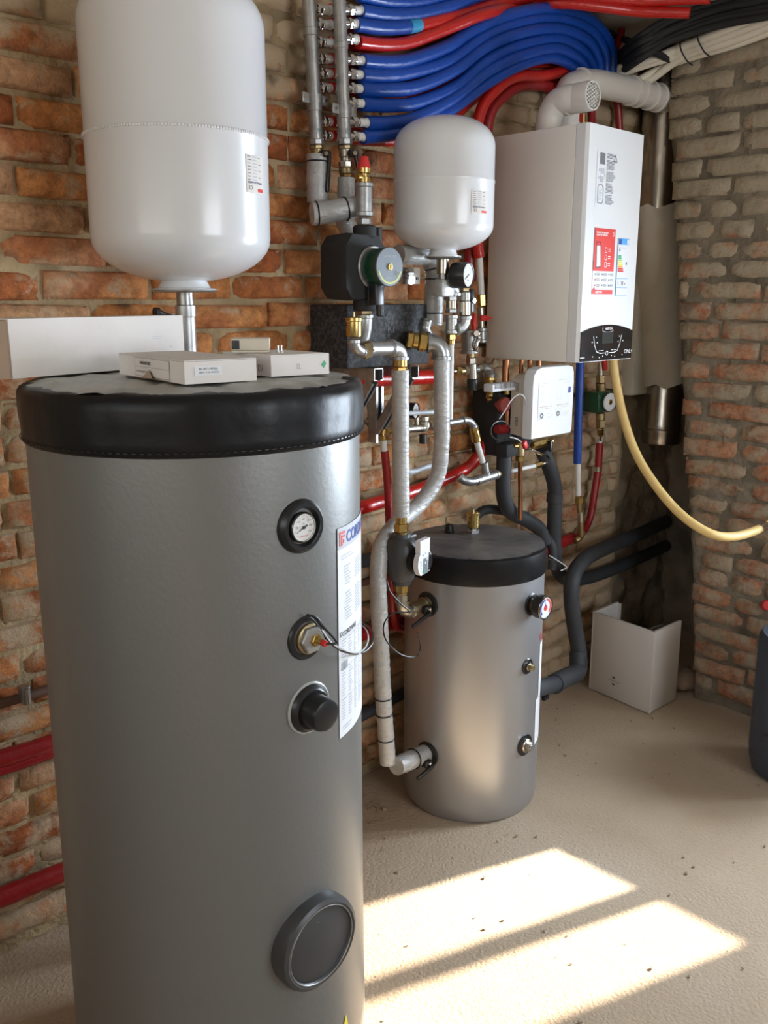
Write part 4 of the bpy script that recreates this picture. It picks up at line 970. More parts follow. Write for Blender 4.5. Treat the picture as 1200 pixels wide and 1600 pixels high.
q1 = B(); q1.box(at(552, 240, YB-.03), (.028, .016, .020), 'black', bev=.004); q1.box(at(558, 254, YB-.040), (.011, .010, .050), 'black', (V((1, 0, .2)).normalized(), Y_, V((-.35, 0, 1)).normalized()), .003)
q2 = B(); q2.cyl(at(553, 240, YB-.035), at(555, 239, YB-.055), .006, 'chrome', 14, .001)
pipe('ball_valve', 'ball valve under the right manifold tube, short black lever', 'valve', [('valve_body', q0), ('lever', q1, 'black plastic lever'), ('lever_screw', q2)], 'lever valves under the manifolds')

# grey taped pipes under the manifolds
def tie(P, frac, r, par=None):
    i = int(frac*(len(P)-1)); d = (P[min(i+1, len(P)-1)]-P[max(i-1, 0)]).normalized(); q = B(); q.torus(P[i], d, r, .0022, 'black', 30, 6); return q
def taped(label, L, Y, r, ties=(), step=.009, wr=.035, cat='pipe', nm='taped_pipe', group=None, extra=()):
    P = pts(L, Y); SP = smooth(P, 8); q = B(); q.tube(P, r, 'tape', 20, step=step, wr=wr)
    return pipe(nm, label, cat, [('tape_wrap', q)]+[('cable_tie', tie(SP, f, r*1.02), 'black cable tie') for f in ties]+list(extra), group)
taped('grey taped pipe going down from the left manifold valve', [(496, 242), (496, 285), (497, 316)], YA-.005, .031, (.16,))
taped('grey taped pipe going down from the right manifold valve', [(541, 278), (541, 300), (541, 330)], YB, .0250)
taped('grey taped tee pipe lying level between the manifold pipes and the pump riser', [(487, 334, 2.0), (499, 333, 1.99), (525, 329, 1.965), (556, 323, 1.94)], 1.97, .0310, (.28, .86))
taped('grey taped pipe slanting down behind the green pump', [(536, 338, 2.02), (546, 362, 2.03), (556, 384, 2.04)], 2.02, .0270)

# riser with the red-capped safety valve, on top of the green pump
YP = 1.90
q0 = fit(at(569, 286, YP), at(569, 338, YP), .0225, 'steel')
q1 = fit(at(569, 341, YP), at(569, 352, YP), .020, 'steel', True); q1b = B(); q1b.cyl(at(569, 352, YP), at(569, 374, YP), .0205, 'brass_dull', 24, .002)
q2 = B(); q2.cyl(at(569, 327, YP+.0), at(556, 325, 1.94), .017, 'steel_dark', 20)
pipe('riser_tee', 'galvanised tee riser standing on the green pump', 'pipe', [('tee', q0), ('union_nut', q1), ('nipple', q1b), ('side_branch', q2)])
q0 = B(); q0.lathe(at(569, 285, YP), Z_, [(0, .017), (.012, .017), (.014, .013), (.022, .013), (.024, .0185), (.036, .0195), (.038, .016)], 'brass', 24); q0.cyl(at(569, 277, YP), at(558, 276, YP+.0), .0095, 'brass', 18, .001)
q1 = B(); q1.lathe(at(568.5, 267, YP), Z_, [(0, .0185), (.010, .0188), (.030, .0135), (.036, .0125), (.0365, .001)], 'redplastic', 10)
pipe('safety_valve', 'brass safety valve with a red cap above the green pump', 'valve', [('valve_body', q0), ('cap', q1, 'red plastic cap')])

# ---- green circulator pump
PC = at(609, 417, 1.803)                    # centre of its face
YV = YP
pu = thing('circulator_pump', 'green circulation pump with a round grey face in a black foam shell', 'pump', (PC.x, YV, PC.z-.12))
ctr = V((at(570, 415, YV).x, YV, PC.z))
ax = -Y_
PCc = V((PC.x, PC.y, PC.z))
dirp = (PCc-ctr).normalized()
q = B(); vs = []
oct_ = [(-.062, -.085), (-.085, -.055), (-.085, .055), (-.062, .085), (.035, .085), (.060, .055), (.060, -.055), (.035, -.085)]
c0_ = V((ctr.x-.012, 0, PC.z))
front = [V((c0_.x+x, YV-.030, c0_.z+z)) for x, z in oct_]
mid = [V((c0_.x+x*1.05, YV-.012, c0_.z+z*1.05)) for x, z in oct_]
back = [V((c0_.x+x*1.0, YV+.075, c0_.z+z*1.0)) for x, z in oct_]
q.add(front+mid+back, [tuple(range(8)), tuple(range(23, 15, -1))]+[(i+8*k, (i+1) % 8+8*k, (i+1) % 8+8*(k+1), i+8*(k+1)) for k in (0, 1) for i in range(8)], 'black_matt'); q.build('foam_shell', pu, ang=25)
q = B(); q.cyl((ctr.x, YV, PC.z+.078), (ctr.x, YV, PC.z+.112), .033, 'black_matt', 24, .004); q.cyl((ctr.x+.036, YV-.02, PC.z+.050), (ctr.x+.036, YV-.02, PC.z+.108), .009, 'black', 14, .002); q.build('top_port', pu)
q = B(); q.cyl((ctr.x, YV, PC.z-.118), (ctr.x, YV, PC.z-.078), .033, 'black_matt', 24, .004); q.cyl((ctr.x+.036, YV-.02, PC.z-.112), (ctr.x+.036, YV-.02, PC.z-.06), .009, 'black', 14, .002); q.build('bottom_port', pu)
mo = V((PC.x+.000, YV-.028, PC.z)); Lm = mo.y-PC.y
q = B(); q.lathe((PC.x, YV-.028, PC.z), -Y_, [(0, .056), (.006, .058), (.010, .055)], 'steel', 40); q.build('motor_flange', pu)
q = B(); q.lathe((PC.x, YV-.036, PC.z), -Y_, [(0, .048), (.005, .0505), (max(Lm-.018, .02), .0505), (max(Lm-.014, .024), .049)], 'green', 44); q.build('motor_housing', pu)
q = B(); q.lathe((PC.x, PC.y+.012, PC.z), -Y_, [(0, .048), (.003, .052), (.010, .0525), (.0115, .051)], 'greyplastic', 44); q.build('face_rim', pu)
fp = plane_map((PC.x, PC.y, PC.z), X_, Z_, -Y_, .0); fp2 = plane_map((PC.x, PC.y, PC.z), X_, Z_, -Y_, .0009)
q = flat(B()); q.poly([fp(.0500*math.cos(2*PI*j/44), .0500*math.sin(2*PI*j/44)) for j in range(44)], 'pump_face', V((0, .002, 0)))
arc(q, fp2, .0400, .0455, 195, 345, 'lime', 24); q.text('GRUNDFOS', .0090, fp2, 0, .025, 'inklight', 'CENTER'); q.text('ALPHA1 L', .0080, fp2, 0, -.032, 'inklight', 'CENTER')
arc(q, fp2, .0105, .0118, 0, 360, 'inklight', 20); arc(q, fp2, .0065, .0075, 0, 360, 'steel', 14)
stroke(q, fp2, [(.023+.005*math.cos(R(a)), -.016+.005*math.sin(R(a))) for a in range(0, 361, 40)], .0014, 'inkblack')
fc = q.build('face_plate', pu)
q = B(); q.cyl(fp(0, 0), fp(0, 0)+V((0, -.004, 0)), .0095, 'brass', 20, .001); q.box(fp(0, 0)+V((0, -.0045, 0)), (.0018, .002, .011), 'inkblack'); q.build('vent_screw', fc)
q = B(); bx = V((PC.x-.012, PC.y+.040, PC.z-.072)); q.box(bx, (.034, .030, .060), 'black', bev=.004); q.cyl(bx+V((.014, 0, -.025)), bx+V((.014, 0, -.060)), .011, 'black', 18, .002); q.cyl(bx+V((.014, 0, .02)), bx+V((.014, 0, -.03)), .0115, 'pump_face', 18, .002); q.build('power_plug', pu)

# fittings under the pump, elbow and brass vent, steel crossover
q0 = B(); q0.cyl(at(569, 462, YP), at(569, 482, YP), .0165, 'steel_dark', 22); q1 = fit(at(569, 480, YP), at(569, 492, YP), .022, 'brass_dull', True)
q2 = elbow(at(570, 492, YP), at(571, 528, YP), at(558, 541, YP-.02), .0215, 'steel')
pipe('drop_fitting', 'galvanised drop elbow below the green pump', 'pipe', [('nipple', q0), ('union_nut', q1), ('elbow', q2)])
vb = at(553, 527, 1.80)
q0 = B(); q0.lathe(vb, Z_, [(0, .010), (.002, .0195), (.006, .0205), (.040, .0205), (.042, .0225), (.050, .0225), (.052, .020)], 'brass', 28)
pipe('air_vent', 'large brass air vent in front of the black foam block', 'valve', [('vent_body', q0), ('vent_pin', B().cyl(vb+Z_*.05, vb+Z_*.066, .003, 'brass_dull', 10))])
YC_ = 1.815
q0 = elbow(at(553, 531, 1.80), at(553, 548, 1.80), at(568, 549, 1.805), .0145, 'steel')
q1 = fit(at(566, 549, 1.805), at(576, 546, 1.81), .0225, 'brass_dull', True)
q2 = fit(at(574, 545, 1.81), at(612, 544, YC_), .0195, 'steel'); q3 = elbow(at(610, 544, YC_), at(626, 543, YC_), at(625.5, 562, YC_), .0215, 'steel'); q4 = B(); q4.cyl(at(625.5, 561, YC_), at(625.5, 573, YC_), .0205, 'brass', 24, .002); q4.hexn(at(625.5, 573, YC_), at(625.5, 580, YC_), .0215, 'brass')
pipe('crossover_pipe', 'galvanised crossover leading from the brass vent to the tall taped pipe', 'pipe', [('small_elbow', q0), ('union_nut', q1), ('tube', q2), ('large_elbow', q3), ('brass_collar', q4, 'brass collar')])
# taped vertical pipe to the second pump
taped('straight grey taped pipe dropping from the crossover to the lower pump', [(625.5, 578), (626, 690), (627, 806)], YC_, .0255, step=.0065, wr=.030)
# long taped pipe with the bends, behind it
YD = 1.875
taped('long grey taped pipe curving left behind the straight one down to the short tank', [(690, 560, 1.865), (690.5, 625, 1.865), (690, 690, 1.87), (683, 745, 1.885), (655, 788, 1.895), (620, 818, 1.89), (597, 850, 1.865), (591, 900, 1.845), (594, 990, 1.835), (599, 1090, 1.83), (606, 1192, 1.825)], YD, .0255, (.905, .935, .965), step=.0065, wr=.032)
q0 = elbow(at(683, 543, 1.865), at(692, 534, 1.862), at(690, 562, 1.865), .026, 'steel_dark') if False else None
eb = at(690, 561, 1.865); ec = V((eb.x, eb.y, at(690, 538, 1.865).z)); ee = V((ec.x-.035, ec.y+.028, ec.z+.006))
q0 = elbow(eb, ec+V((0, 0, .006)), ee, .0275, 'steel_dark')
q1 = B(); dd = (ee-ec).normalized(); q1.hexn(ee+dd*.0, ee+dd*.028, .029, 'brass', 8); q1.cyl(ee+dd*.028, ee+dd*.045, .024, 'brass', 24, .002); q1.hexn(ee+dd*.045, ee+dd*.065, .028, 'brass', 8)
pipe('elbow_union', 'grey iron elbow with a brass union above the curving taped pipe', 'pipe', [('elbow', q0), ('brass_union', q1, 'brass union')])
# taped branch from behind the pump, bending down
taped('short grey taped pipe bending down beside the small vessel', [(622, 398, 1.96), (648, 398, 1.96), (670, 403, 1.955), (679, 425, 1.95), (678, 460, 1.95), (677, 508, 1.95)], 1.955, .0300, (.55, .68, .93), step=.012, wr=.04)
q0 = B(); q0.tube([at(667, 500, 1.95), at(664, 515, 1.95), at(672, 527, 1.955)], .018, 'steel_dark', 16, wr=.05); pipe('iron_nipple', 'bare iron nipple peeping out under the short bent taped pipe', 'pipe', [('nipple', q0)])

# black foam block and its brackets
p0 = at(543, 478, 1.95); p1 = at(672, 560, 1.95); zt_ = p0.z+.004; zb_ = at(543, 577, 1.95).z
hs_ = thing('foam_housing', 'black flecked foam housing block of the heating pipes on a steel bracket', 'housing', ((p0.x+p1.x)/2, 2.05, zb_))
q = B(); q.box(((p0.x+p1.x)/2, (1.95+WY)/2, (zt_+zb_)/2), (p1.x-p0.x, WY-1.95-.004, zt_-zb_), 'epp', bev=.006); q.build('foam_block', hs_)
q = B(); fq = plane_map((p0.x, 1.95, zb_), X_, Z_, -Y_, .0008); w_ = p1.x-p0.x; h_ = zt_-zb_
q = flat(B()); arc(q, fq, .017, .019, 0, 360, 'inkblack', 20); q2 = flat(B())
fo = plane_map((p0.x+w_*.48, 1.95, zb_+h_*.78), X_, Z_, -Y_, .0008); arc(q2, fo, .012, .0135, 0, 360, 'inkblack', 20)
for i in range(4):
    for j in range(5):
        if (i*j+i) % 3 != 1: q2.rect2(plane_map((p0.x+w_*.46, 1.95, zb_+h_*.42), X_, Z_, -Y_, .0008), i*.007, j*.0075, .006, .0045, 'inkblack')
for x in (.43, .50, .56): q2.rect2(fq, w_*x, h_*.70, .008, .0012, 'inkblack'); q2.rect2(fq, w_*x, h_*.66, .0012, .008, 'inkblack')
q2.build('moulded_marks', hs_)
def channel(a, b_, w, m='steel'):
    a, b_ = V(a), V(b_); d = (b_-a).normalized(); _, u, v = basis(d, (0, 0, 1) if abs(d.z) < .95 else (0, 1, 0)); q = B(); t = .0025
    q.box((a+b_)/2+v*(w/2), ((b_-a).length, w, t), m, (d, u, v)); q.box((a+b_)/2+u*(w/2), ((b_-a).length, t, w), m, (d, u, v)); q.box((a+b_)/2-u*(w/2), ((b_-a).length, t, w), m, (d, u, v))
    for s_ in (-1, 1): q.box((a+b_)/2+u*s_*(w*.36)-v*(w/2), ((b_-a).length, w*.28, t), m, (d, u, v))
    return q
for i, px in enumerate((590, 646)):
    xb = at(px, 575-(px-590)*.1, 1.935); zz = zb_-.020
    t = thing('steel_bracket', ('left' if i == 0 else 'right')+' galvanised channel bracket carrying the black foam block', 'bracket', (xb.x, WY, zz-.2), 'channel brackets under the foam block')
    channel((xb.x, 1.93, zz), (xb.x, WY-.004, zz), .034).build('arm', t)
    if i == 0:
        channel((xb.x, WY-.020, zz-.02), (xb.x, WY-.020, zz-.235), .034).build('upright', t)
        channel((xb.x, 1.955, zz-.02), (xb.x, WY-.03, zz-.20), .026).build('brace', t)
    else: 
        channel((xb.x, 1.955, zz-.02), (xb.x-.0, WY-.03, zz-.20), .026).build('brace', t); channel((xb.x, WY-.020, zz-.02), (xb.x, WY-.020, zz-.235), .034).build('upright', t)
# small bright metal plate beside the pump
q = B(); pc = at(642, 431, 2.03); q.box(pc, (.082, .004, .052), 'chrome', bev=.0018)
q1 = B(); q1.box(pc+V((-.008, -.004, .008)), (.036, .004, .010), 'steel', bev=.0015)
q2 = B(); q2.cyl(pc+V((.028, -.004, -.008)), pc+V((.028, .002, -.008)), .005, 'inkblack', 14); 
pipe('mounting_plate', 'small bright metal mounting plate right of the green pump', 'plate', [('plate', q), ('hook', q1), ('screw_hole', q2)])

# ---- lower pump with its white head
YQ = YC_+.005
q0 = B(); q0.cyl(at(627, 806, YQ), at(627, 818, YQ), .0175, 'brass', 22, .002); q0.hexn(at(627, 818, YQ), at(627, 831, YQ), .0225, 'brass'); q0.cyl(at(627, 829, YQ), at(627, 836, YQ), .0165, 'brass', 20)
pipe('brass_union', 'brass union between the straight taped pipe and the lower pump', 'fitting', [('union', q0)])
pt_ = at(627, 833, YQ); pb_ = at(628, 912, YQ)
lp = thing('circulator_pump', 'grey circulation pump with a white control head left of the short tank', 'pump', tuple(pb_))
q = B(); Lq = (pt_-pb_).length; q.lathe(pb_, pt_-pb_, [(0, .029), (.012, .030), (.016, .037), (Lq*.30, .045), (Lq*.5, .048), (Lq*.78, .047), (Lq*.90, .037), (Lq*.93, .029), (Lq, .028)], 'greyplastic', 36); q.build('pump_body', lp)
mid_ = pb_.lerp(pt_, .50); hd = at(664, 872, YQ-.085); hd = V((mid_.x+.035, hd.y, mid_.z)); hd = at(664, 879, 1.735)
dirh = V((hd.x-mid_.x, hd.y-mid_.y, 0)).normalized(); dh = V((.25, -1, 0)).normalized()
q = B(); mm = V((mid_.x+.025, mid_.y-.015, mid_.z)); he = hd-dh*.012
q.lathe(mm, he-mm, [(0, .040), (.02, .041), ((he-mm).length, .038)], 'black', 36); q.build('motor_housing', lp)
uh = Z_.cross(dh).normalized(); fh = lambda x, y: hd+uh*x+Z_*y
def cyl_ring(f, r, n=40, x0=0, y0=0): return [f(x0+r*math.cos(2*PI*j/n), y0+r*math.sin(2*PI*j/n)) for j in range(n)]
q = B(); rr = .0415; out = []
for a in range(0, 360, 9):
    x, y = rr*math.cos(R(a)), rr*math.sin(R(a)); out.append((x, y))
shape = [(x, y) for x, y in out if not (y > .030)]
shape = [(rr*math.cos(R(a)), rr*math.sin(R(a))) for a in range(-240, 61, 12)]
shape = [(-.029, .070)] + [(-.029, .034)] + [(rr*math.cos(R(a)), rr*math.sin(R(a))) for a in range(130, 411, 12) if not (240 < a < 300)] + [(.029, .034), (.029, .070)]
low = [s_ for s_ in shape]
q.poly([fh(x, y) for x, y in shape], 'white_plastic', dh*-.016); q.build('control_head', lp, 'white control head with a small display', ang=30)
q = flat(B()); fh2 = plane_map(hd, uh, Z_, dh, .0012); fh3 = plane_map(hd, uh, Z_, dh, .0018)
q.rect2(fh2, -.010, -.034, .024, .047, 'pump_face'); q.rect2(fh3, .004, .008, .008, .0025, 'whiteink'); q.rect2(fh3, -.009, -.029, .007, .008, 'greenink')
arc(q, fh3, .0012, .0035, 0, 360, 'whiteink', 10)
for x, y in ((-.028, .004), (-.024, -.006), (-.026, -.016), (-.016, .022), (.0, .026), (.018, .018), (.024, .004), (.022, -.010), (.020, -.022), (-.020, -.026)): q.rect2(fh2, x, y, .006, .005, 'inklight')
for x, y in ((-.027, .006), (-.014, .024), (.020, .020), (.021, -.012)): q.rect2(fh3, x, y, .003, .003, 'ink')
q.build('display', lp)
q = B(); q.box(pt_+V((.018, -.012, -.012)), (.050, .024, .012), 'greyplastic', bev=.004); q.build('cable_entry', lp)
# connection below
q0 = B(); q0.hexn(at(628, 912, YQ), at(628, 924, YQ), .0235, 'brass', 8); q0.cyl(at(628, 924, YQ), at(628.5, 930, YQ), .018, 'brass_dull', 20); q0.hexn(at(628.5, 928, YQ), at(628.5, 938, YQ), .021, 'nickel', 8)
el = at(629, 938, YQ); pn, nn_l = oncyl(662, 944, T2, R2); ecr = V((el.x, el.y, pn.z-.004))
q1 = elbow(el, ecr, ecr.lerp(pn, .45), .0205, 'nickel'); q2 = fit(ecr.lerp(pn, .40), pn-nn_l*.004+(pn-ecr)*0, .021, 'brass_dull')
q3 = B(); lv = pn+nn_l*.03+V((.01, -.03, -.018)); q3.box(pn+nn_l*.020+V((.0, -.030, -.004)), (.03, .022, .022), 'black', bev=.004); q3.box(lv+V((-.03, -.01, -.012)), (.075, .010, .012), 'black', (V((.9, -.2, .45)).normalized(), Y_, V((-.4, 0, .9)).normalized()), .003)
q4 = B(); q4.cyl(pn+nn_l*.020+V((0, -.040, -.002)), pn+nn_l*.020+V((.002, -.050, -.002)), .006, 'chrome', 12, .001)
pipe('tank_connection', 'nickel elbow with a black lever valve joining the short tank, upper left', 'valve', [('union', q0), ('elbow', q1), ('valve_body', q2), ('lever', q3, 'black lever'), ('lever_screw', q4)])
rosette(T2, R2, 668, 944, .040, parent=t2)
# lower left port with taped stub
rosette(T2, R2, 668, 1178, .042, parent=t2)
pn2, nl2 = oncyl(665, 1177, T2, R2)
e1 = at(619, 1197, 1.80)
q0 = B(); q0.tube([pn2-nl2*.002, pn2.lerp(e1, .5), e1], .030, 'tape', 20, step=.012, wr=.05); SPt = smooth([pn2, pn2.lerp(e1, .5), e1], 8)
q1 = B(); q1.box(pn2+nl2*.02+V((-.012, -.034, -.010)), (.03, .022, .022), 'black', bev=.004); q1.box(pn2+nl2*.05+V((0, -.045, -.030)), (.070, .010, .012), 'black', (V((.9, -.2, .45)).normalized(), Y_, V((-.4, 0, .9)).normalized()), .003)
q2 = B(); q2.cyl(pn2+nl2*.02+V((-.012, -.045, -.008)), pn2+nl2*.02+V((-.010, -.052, -.008)), .006, 'chrome', 12, .001)
pipe('taped_connection', 'grey taped stub with a black lever joining the short tank, lower left', 'pipe', [('tape_wrap', q0), ('cable_tie', tie(SPt, .45, .0315)), ('lever', q1, 'black lever'), ('lever_screw', q2)])
# looping sensor wire at the pump
b = MB(); b.tube([at(604, 905, 1.78), at(610, 925, 1.76), at(628, 945, 1.74), at(640, 956, 1.73), at(615, 958, 1.74), at(600, 975, 1.75), at(603, 1000, 1.75), at(625, 1022, 1.74), at(650, 1026, 1.73), at(657, 1010, 1.73), at(652, 988, 1.72)], .0022, 'black', 8); b.build('sensor_wire', label='black sensor wire looping in front of the short tank below the lower pump', cat='wire')

# ---- red pipes
def coloured(label, L, Y, r, m, ties=(), nm='insulated_pipe', rib=0.0, step=None, wr=.0, group=None, extra=(), n=16, k=8):
    P = pts(L, Y); q = B(); q.tube(P, r, m, n, sm=k, step=step, rib=rib, wr=wr)
    return pipe(nm, label, 'pipe', [('film_wrap', q)]+list(extra), group)
coloured('thick ribbed red pipe running level under the black foam block', [(540, 592, 2.075), (600, 592, 2.075), (690, 588, 2.075)], 2.07, .0235, 'red', step=.006, rib=.035, nm='red_pipe')
q0 = B(); q0.cyl(at(767, 649, 2.03), at(766, 625, 2.03), .0150, 'white_pipe', 18)
coloured('thick red pipe bending up behind the tanks to the brass check valve', [(520, 809, 2.075), (560, 795, 2.07), (640, 770, 2.07), (700, 747, 2.07), (735, 727, 2.06), (757, 697, 2.04), (767, 650, 2.03)], 2.06, .0225, 'red', step=.012, wr=.05, nm='red_pipe', extra=[('pipe_end', q0, 'bare white pipe end')])
q0 = B(); q0.cyl(at(600, 705, 2.0), at(599, 687, 2.0), .0105, 'white_pipe', 16, .001); q1 = B(); q1.cyl(at(599, 688, 2.0), at(598.5, 680, 2.0), .0125, 'brass', 16, .001); q1.cyl(at(598.5, 681, 2.0), at(599, 671, 2.0), .006, 'brass', 12)
coloured('thin upright red pipe with a brass nipple behind the straight taped pipe', [(601, 705, 2.0), (606, 760, 2.0), (609, 840, 2.0), (612, 920, 2.0), (614, 955, 2.005), (620, 978, 2.02), (632, 984, 2.05)], 2.0, .0130, 'darkred', nm='red_pipe', extra=[('pipe_end', q0), ('brass_nipple', q1)])
coloured('long red pipe running low along the brick wall behind the tall tank, upper one', [(-60, 1203), (80, 1162), (300, 1084), (575, 988), (640, 964)], 2.085, .0235, 'darkred', step=.012, wr=.04, nm='red_pipe')
coloured('thin red pipe lying directly under the upper low red pipe', [(-60, 1224), (80, 1177), (300, 1096)], 2.075, .0140, 'darkred', step=.006, rib=.05, nm='red_pipe')
coloured('lowest red pipe running along the foot of the brick wall', [(-60, 1428), (90, 1366), (330, 1270)], 2.085, .0260, 'darkred', step=.012, wr=.04, nm='red_pipe')
coloured('thin red pipe bending up on the far wall beside the yellow hose', [(850, 864, 2.03), (880, 850, 2.05), (905, 838, 2.06), (921, 812, 2.07), (928, 775, 2.07), (934, 735, 2.07), (937, 692, 2.07)], 2.06, .0155, 'darkred', nm='red_pipe',
         extra=[('pipe_end', B().cyl(at(937, 694, 2.07), at(938, 684, 2.07), .0105, 'white_pipe', 14)), ('pipe_clip', B().cyl(at(934, 736, 2.07), at(934.5, 729, 2.07), .0170, 'chrome', 20))])
coloured('short thick red pipe end beside the brass fitting behind the short tank', [(846, 862, 2.0), (868, 852, 2.03), (893, 840, 2.05)], 2.03, .0230, 'darkred', nm='red_pipe', wr=.05, step=.012)
# red group from the left manifold, behind the blue ones
for i, (py, lab) in enumerate(((15, 'first'), (38, 'second'), (66, 'third'), (92, 'fourth'), (115, 'fifth'), (137, 'sixth'), (190, 'seventh'), (212, 'lowest'))):
    s_ = [(516, py, YA), (540, py+2, 2.07), (575, py+8, 2.085)]
    far = {0: [(640, 18), (720, -8)], 1: [(640, 40), (700, 22), (760, 0), (860, -12)], 2: [(640, 66), (700, 48), (760, 26), (830, 10), (900, 4), (1000, 6), (1085, -6)],
           3: [(640, 102), (700, 84), (760, 50), (830, 26), (880, 22), (930, 40), (960, 80)], 4: [(640, 124), (700, 106), (760, 72), (830, 48), (880, 42), (925, 62), (945, 92)],
           5: [(640, 146), (710, 122), (760, 92), (830, 68), (880, 62), (920, 85), (935, 110)], 6: [(640, 196), (710, 168), (760, 130), (810, 104), (860, 98), (900, 112)], 7: [(640, 216), (690, 196), (745, 150), (790, 122), (840, 118), (885, 130)]}[i]
    coloured('%s red pipe from the top, leaving the left manifold tube behind the blue pipes' % lab, s_+[(x, y+2, 2.095) for x, y in far], 2.09, .0150, 'red', nm='red_pipe', group='red pipes leaving the left manifold')
# red arcs seen under the blue ones
coloured('front red pipe arching over the small vessel and down behind it', [(893, 108, 2.06), (850, 118, 2.05), (805, 120, 2.04), (775, 140, 2.03), (752, 172, 2.03), (742, 230, 2.03), (742, 320, 2.03), (746, 380, 2.04), (749, 402, 2.04)], 2.04, .0190, 'red', nm='red_pipe',
         extra=[('pipe_end', B().cyl(at(749, 449-47, 2.04), at(752, 462, 2.04), .0115, 'white_pipe', 16)), ('brass_nut', B().hexn(at(752, 460, 2.04), at(752.5, 478, 2.04), .016, 'brass'))])
coloured('rear red pipe arching over the small vessel beside the boiler', [(880, 150, 2.07), (852, 134, 2.07), (815, 134, 2.07), (785, 152, 2.07), (765, 180, 2.07), (757, 240, 2.075), (752, 300, 2.075), (735, 385, 2.08), (735, 440, 2.08)], 2.07, .0200, 'darkred', nm='red_pipe')
coloured('uppermost red pipe running right under the ceiling', [atz(720, 4, 2.60), atz(800, -8, 2.64), atz(900, -8, 2.64), atz(1000, 1, 2.63), atz(1110, -3, 2.61)], 2.07, .0175, 'red', nm='red_pipe')
coloured('lower red pipe running right under the ceiling', [(560, 66, YB), (600, 70, YB), (640, 66, YB), (700, 44, YB-.01), (760, 21, 1.98), atz(820, 8, 2.62), atz(880, 5, 2.62), atz(940, 11, 2.61), atz(1000, 18, 2.60), atz(1078, 20, 2.58)], 2.06, .0180, 'red', nm='red_pipe', wr=.02, step=.02)
coloured('red pipe dropping behind the black cables to the boiler top', [(975, 25, 2.09), (968, 60, 2.09), (957, 95, 2.09), (962, 140, 2.09), (966, 175, 2.09), (968, 205, 2.09)], 2.09, .0150, 'darkred', nm='red_pipe')
coloured('short red pipe upright behind the air intake pipe', [(922, 150, 2.04), (924, 178, 2.03), (925, 205, 2.02)], 2.03, .0150, 'darkred', nm='red_pipe')
q0 = B(); q0.cyl(at(911, 178, 1.98), at(911, 200, 1.98), .010, 'brass', 14, .001)
pipe('brass_valve', 'small brass valve with a red handle on top of the boiler', 'valve', [('valve_body', q0), ('handle', B().box(at(906, 184, 1.97), (.030, .012, .030), 'darkred', bev=.004))])

# ---- blue pipes
BL = [('uppermost blue pipe above the manifold outlets', [(566, -6), (640, -1), (700, -14)], 0),
      ('first full blue pipe from the top, rising out of the picture', [(567, 21), (620, 22), (680, 14), (730, -2), (790, -30)], 0),
      ('third blue pipe from the bottom of the upper bundle', None, 0)]
coloured('uppermost blue pipe rising straight out of the picture', [(560, -8, YB), (610, 2, YB), (660, 0, YB), (720, -16, YB)], YB, .0190, 'blue', nm='blue_pipe', group='blue pipes from the right manifold')
coloured('second blue pipe from the top, rising out of the picture', [(564, 18, YB), (610, 24, YB), (660, 20, YB), (720, 4, YB), (780, -20, YB+.02)], YB, .0195, 'blue', nm='blue_pipe', group='blue pipes from the right manifold')
P = [(557, 39, YB), (600, 44, YB-.005), (640, 42, YB-.005)]
coloured('short blue pipe ending at a cyan tape joint', P, YB, .0190, 'blue', nm='blue_pipe', wr=.03, step=.015, extra=[('tape_joint', B().cyl(at(638, 42, YB-.005), at(654, 39, YB-.003), .0197, 'cyan', 20), 'cyan tape joint')])
coloured('red pipe continuing from the cyan tape joint up to the right', [(653, 40, YB-.003), (700, 28, YB), (740, 16, 2.02), (800, 0, 2.04), (860, -10, 2.05)], YB, .0185, 'red', nm='red_pipe', wr=.03, step=.015)
routes = [('outermost', [(566, 96), (600, 98), (640, 94), (700, 72), (740, 46), (800, 22), (866, 13), (922, 30), (953, 68), (957, 105), (948, 150)], .0205),
          ('second', [(564, 118), (600, 119), (640, 114), (700, 95), (760, 54), (815, 34), (870, 29), (920, 46), (944, 82), (946, 120), (942, 155)], .0200),
          ('third', [(564, 140), (600, 141), (650, 136), (710, 110), (760, 73), (815, 51), (870, 45), (915, 62), (935, 95), (936, 130)], .0200),
          ('fourth', [(566, 163), (610, 165), (650, 161), (710, 136), (760, 95), (812, 71), (870, 61), (908, 78), (926, 105), (930, 135)], .0195),
          ('fifth', [(573, 193), (610, 192), (650, 184), (710, 153), (760, 113), (812, 88), (866, 76), (902, 92), (918, 116), (925, 140)], .0195),
          ('innermost', [(567, 215), (610, 210), (650, 198), (705, 172), (760, 132), (812, 103), (862, 91), (898, 108), (914, 130), (922, 150)], .0190)]
for i, (nm_, L, r_) in enumerate(routes):
    n_ = len(L); LL = [(x, y, YB+.0*k+(0 if k < 6 else .012*(k-5))) for k, (x, y) in enumerate(L)]
    coloured('%s blue pipe of the big bend above the small vessel' % nm_, [(x, y, Y_k+(.008 if i % 2 else 0)*min(1, k/3)) for k, (x, y, Y_k) in enumerate(LL)], YB, (lambda t, r_=r_: r_*(1-.10*min(1, t*1.6))), 'blue', nm='blue_pipe', group='blue pipes from the right manifold', n=18, k=10)
coloured('upright dark blue pipe hanging under the boiler front', [(907, 560, 1.99), (904, 640, 1.99), (902, 724, 1.99)], 1.99, .0160, 'blue', nm='blue_pipe',
         extra=[('pipe_end', B().cyl(at(903, 723, 1.99), at(903.5, 774, 1.99), .0115, 'white_pipe', 16), 'bare white pipe end')])
